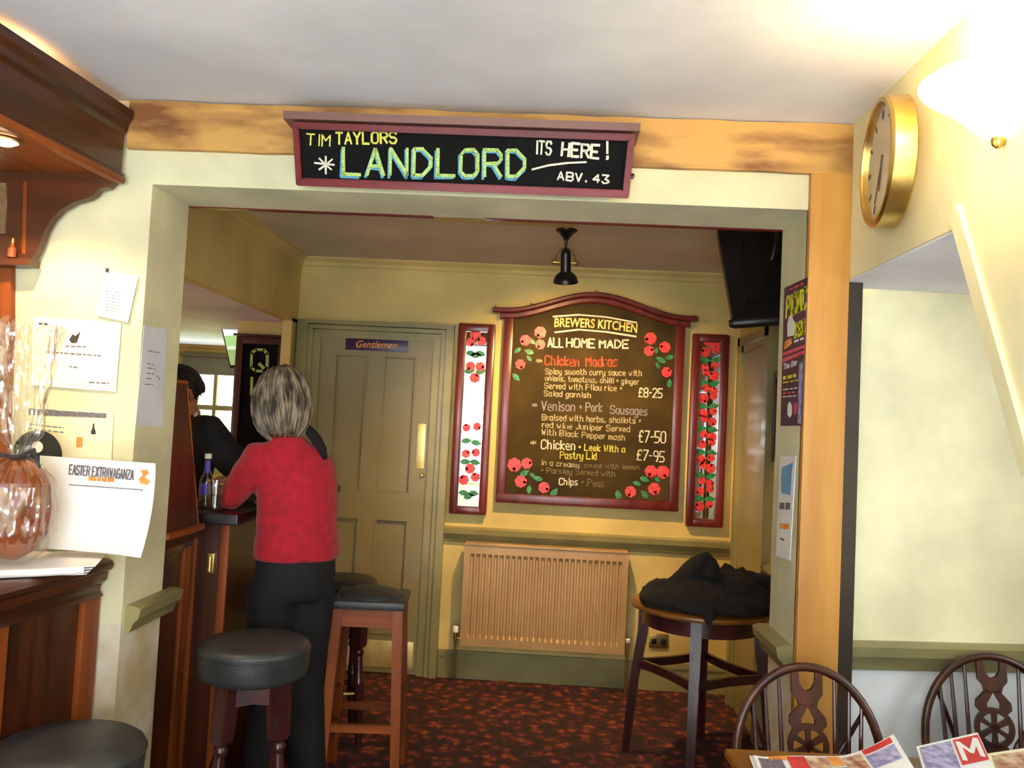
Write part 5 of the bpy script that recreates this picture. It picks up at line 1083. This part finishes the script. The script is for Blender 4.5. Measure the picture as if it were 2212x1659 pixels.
LG = []
for s in (-1, 1):
    hp_ = MC+mr*(s*.09)+V((0, 0, .9)); kn = MC+mr*(s*.09)+mf*.02+V((0, 0, .48)); an = MC+mr*(s*.10)-mf*.02+V((0, 0, .07)); LG.append((hp_, kn, an))
    b.tube([hp_, kn, an], [.085, .056, .038], 16); b.tube([an, an+mf*.05-Zu*.03, an+mf*.15-Zu*.045], [.035, .035, .022], 12)
part('body', solid(b, .006, 4), MT['skin'], mn, ang=80)
b = B()
torso(b, [((MC.x, MC.y, .84), .175, .135), ((MC.x, MC.y, 1.0), .175, .135), ((MC.x, MC.y, 1.15), .18, .135), ((ms.x, ms.y, 1.32), .20, .135), ((ms.x, ms.y, 1.43), .185, .11), ((ms.x+.0, ms.y, 1.49), .11, .085), ((mnk.x+.005, mnk.y+.01, 1.525), .075, .07)], mf, mr)
for S_, E_, W__ in ((ML, MEL, MEL*.4+MWL*.6), (MRt, MER, MER*.2+MWR*.8)): b.tube([S_+(ms-S_)*.25, S_, S_*.5+E_*.5, E_, W__], [.07, .085, .074, .06, .046], 18)
part('jacket', solid(b, .011, 6), MT['jacket'], mn, ang=80)
b = B()
torso(b, [((MC.x, MC.y, .80), .16, .12), ((MC.x, MC.y, .95), .168, .126)], mf, mr)
for hp_, kn, an in LG: b.tube([hp_, kn, an-V((0, 0, .03))], [.105, .085, .08], 20)
part('trousers', solid(b, .012, 5), MT['jeans'], mn, ang=80)
for hp_, kn, an in LG:
    b = B(); R_ = []
    for l, w_, h_ in ((-.085, .02, .03), (-.07, .036, .07), (-.02, .04, .085), (.04, .042, .075), (.10, .046, .055), (.15, .04, .042), (.175, .02, .03)):
        c_ = V((an.x, an.y, 0))+mf*l; R_.append([c_+mr*(w_*math.cos(2*PI*k/16))+Zu*(h_*max(0, .5+.5*math.sin(2*PI*k/16))) for k in range(16)])
    b.rings(R_); part('shoe', b, MT['shoe'], mn, ang=50)
hair('hair', mn, mh+V((.004, .006, .012)), mf+V((0, 0, -.55)), Zu, (.088, .112, .128), MT['hairb'], 300, 1.95, .006, .85)
p = at(421, 905, y=3.66)
b = B(); b.prism([at(417, 918, y=3.66), at(419, 895, y=3.67), at(427, 888, y=3.68), at(424, 904, y=3.67)], (0, .006, .0)); part('collar', b, MT['collar'], mn)
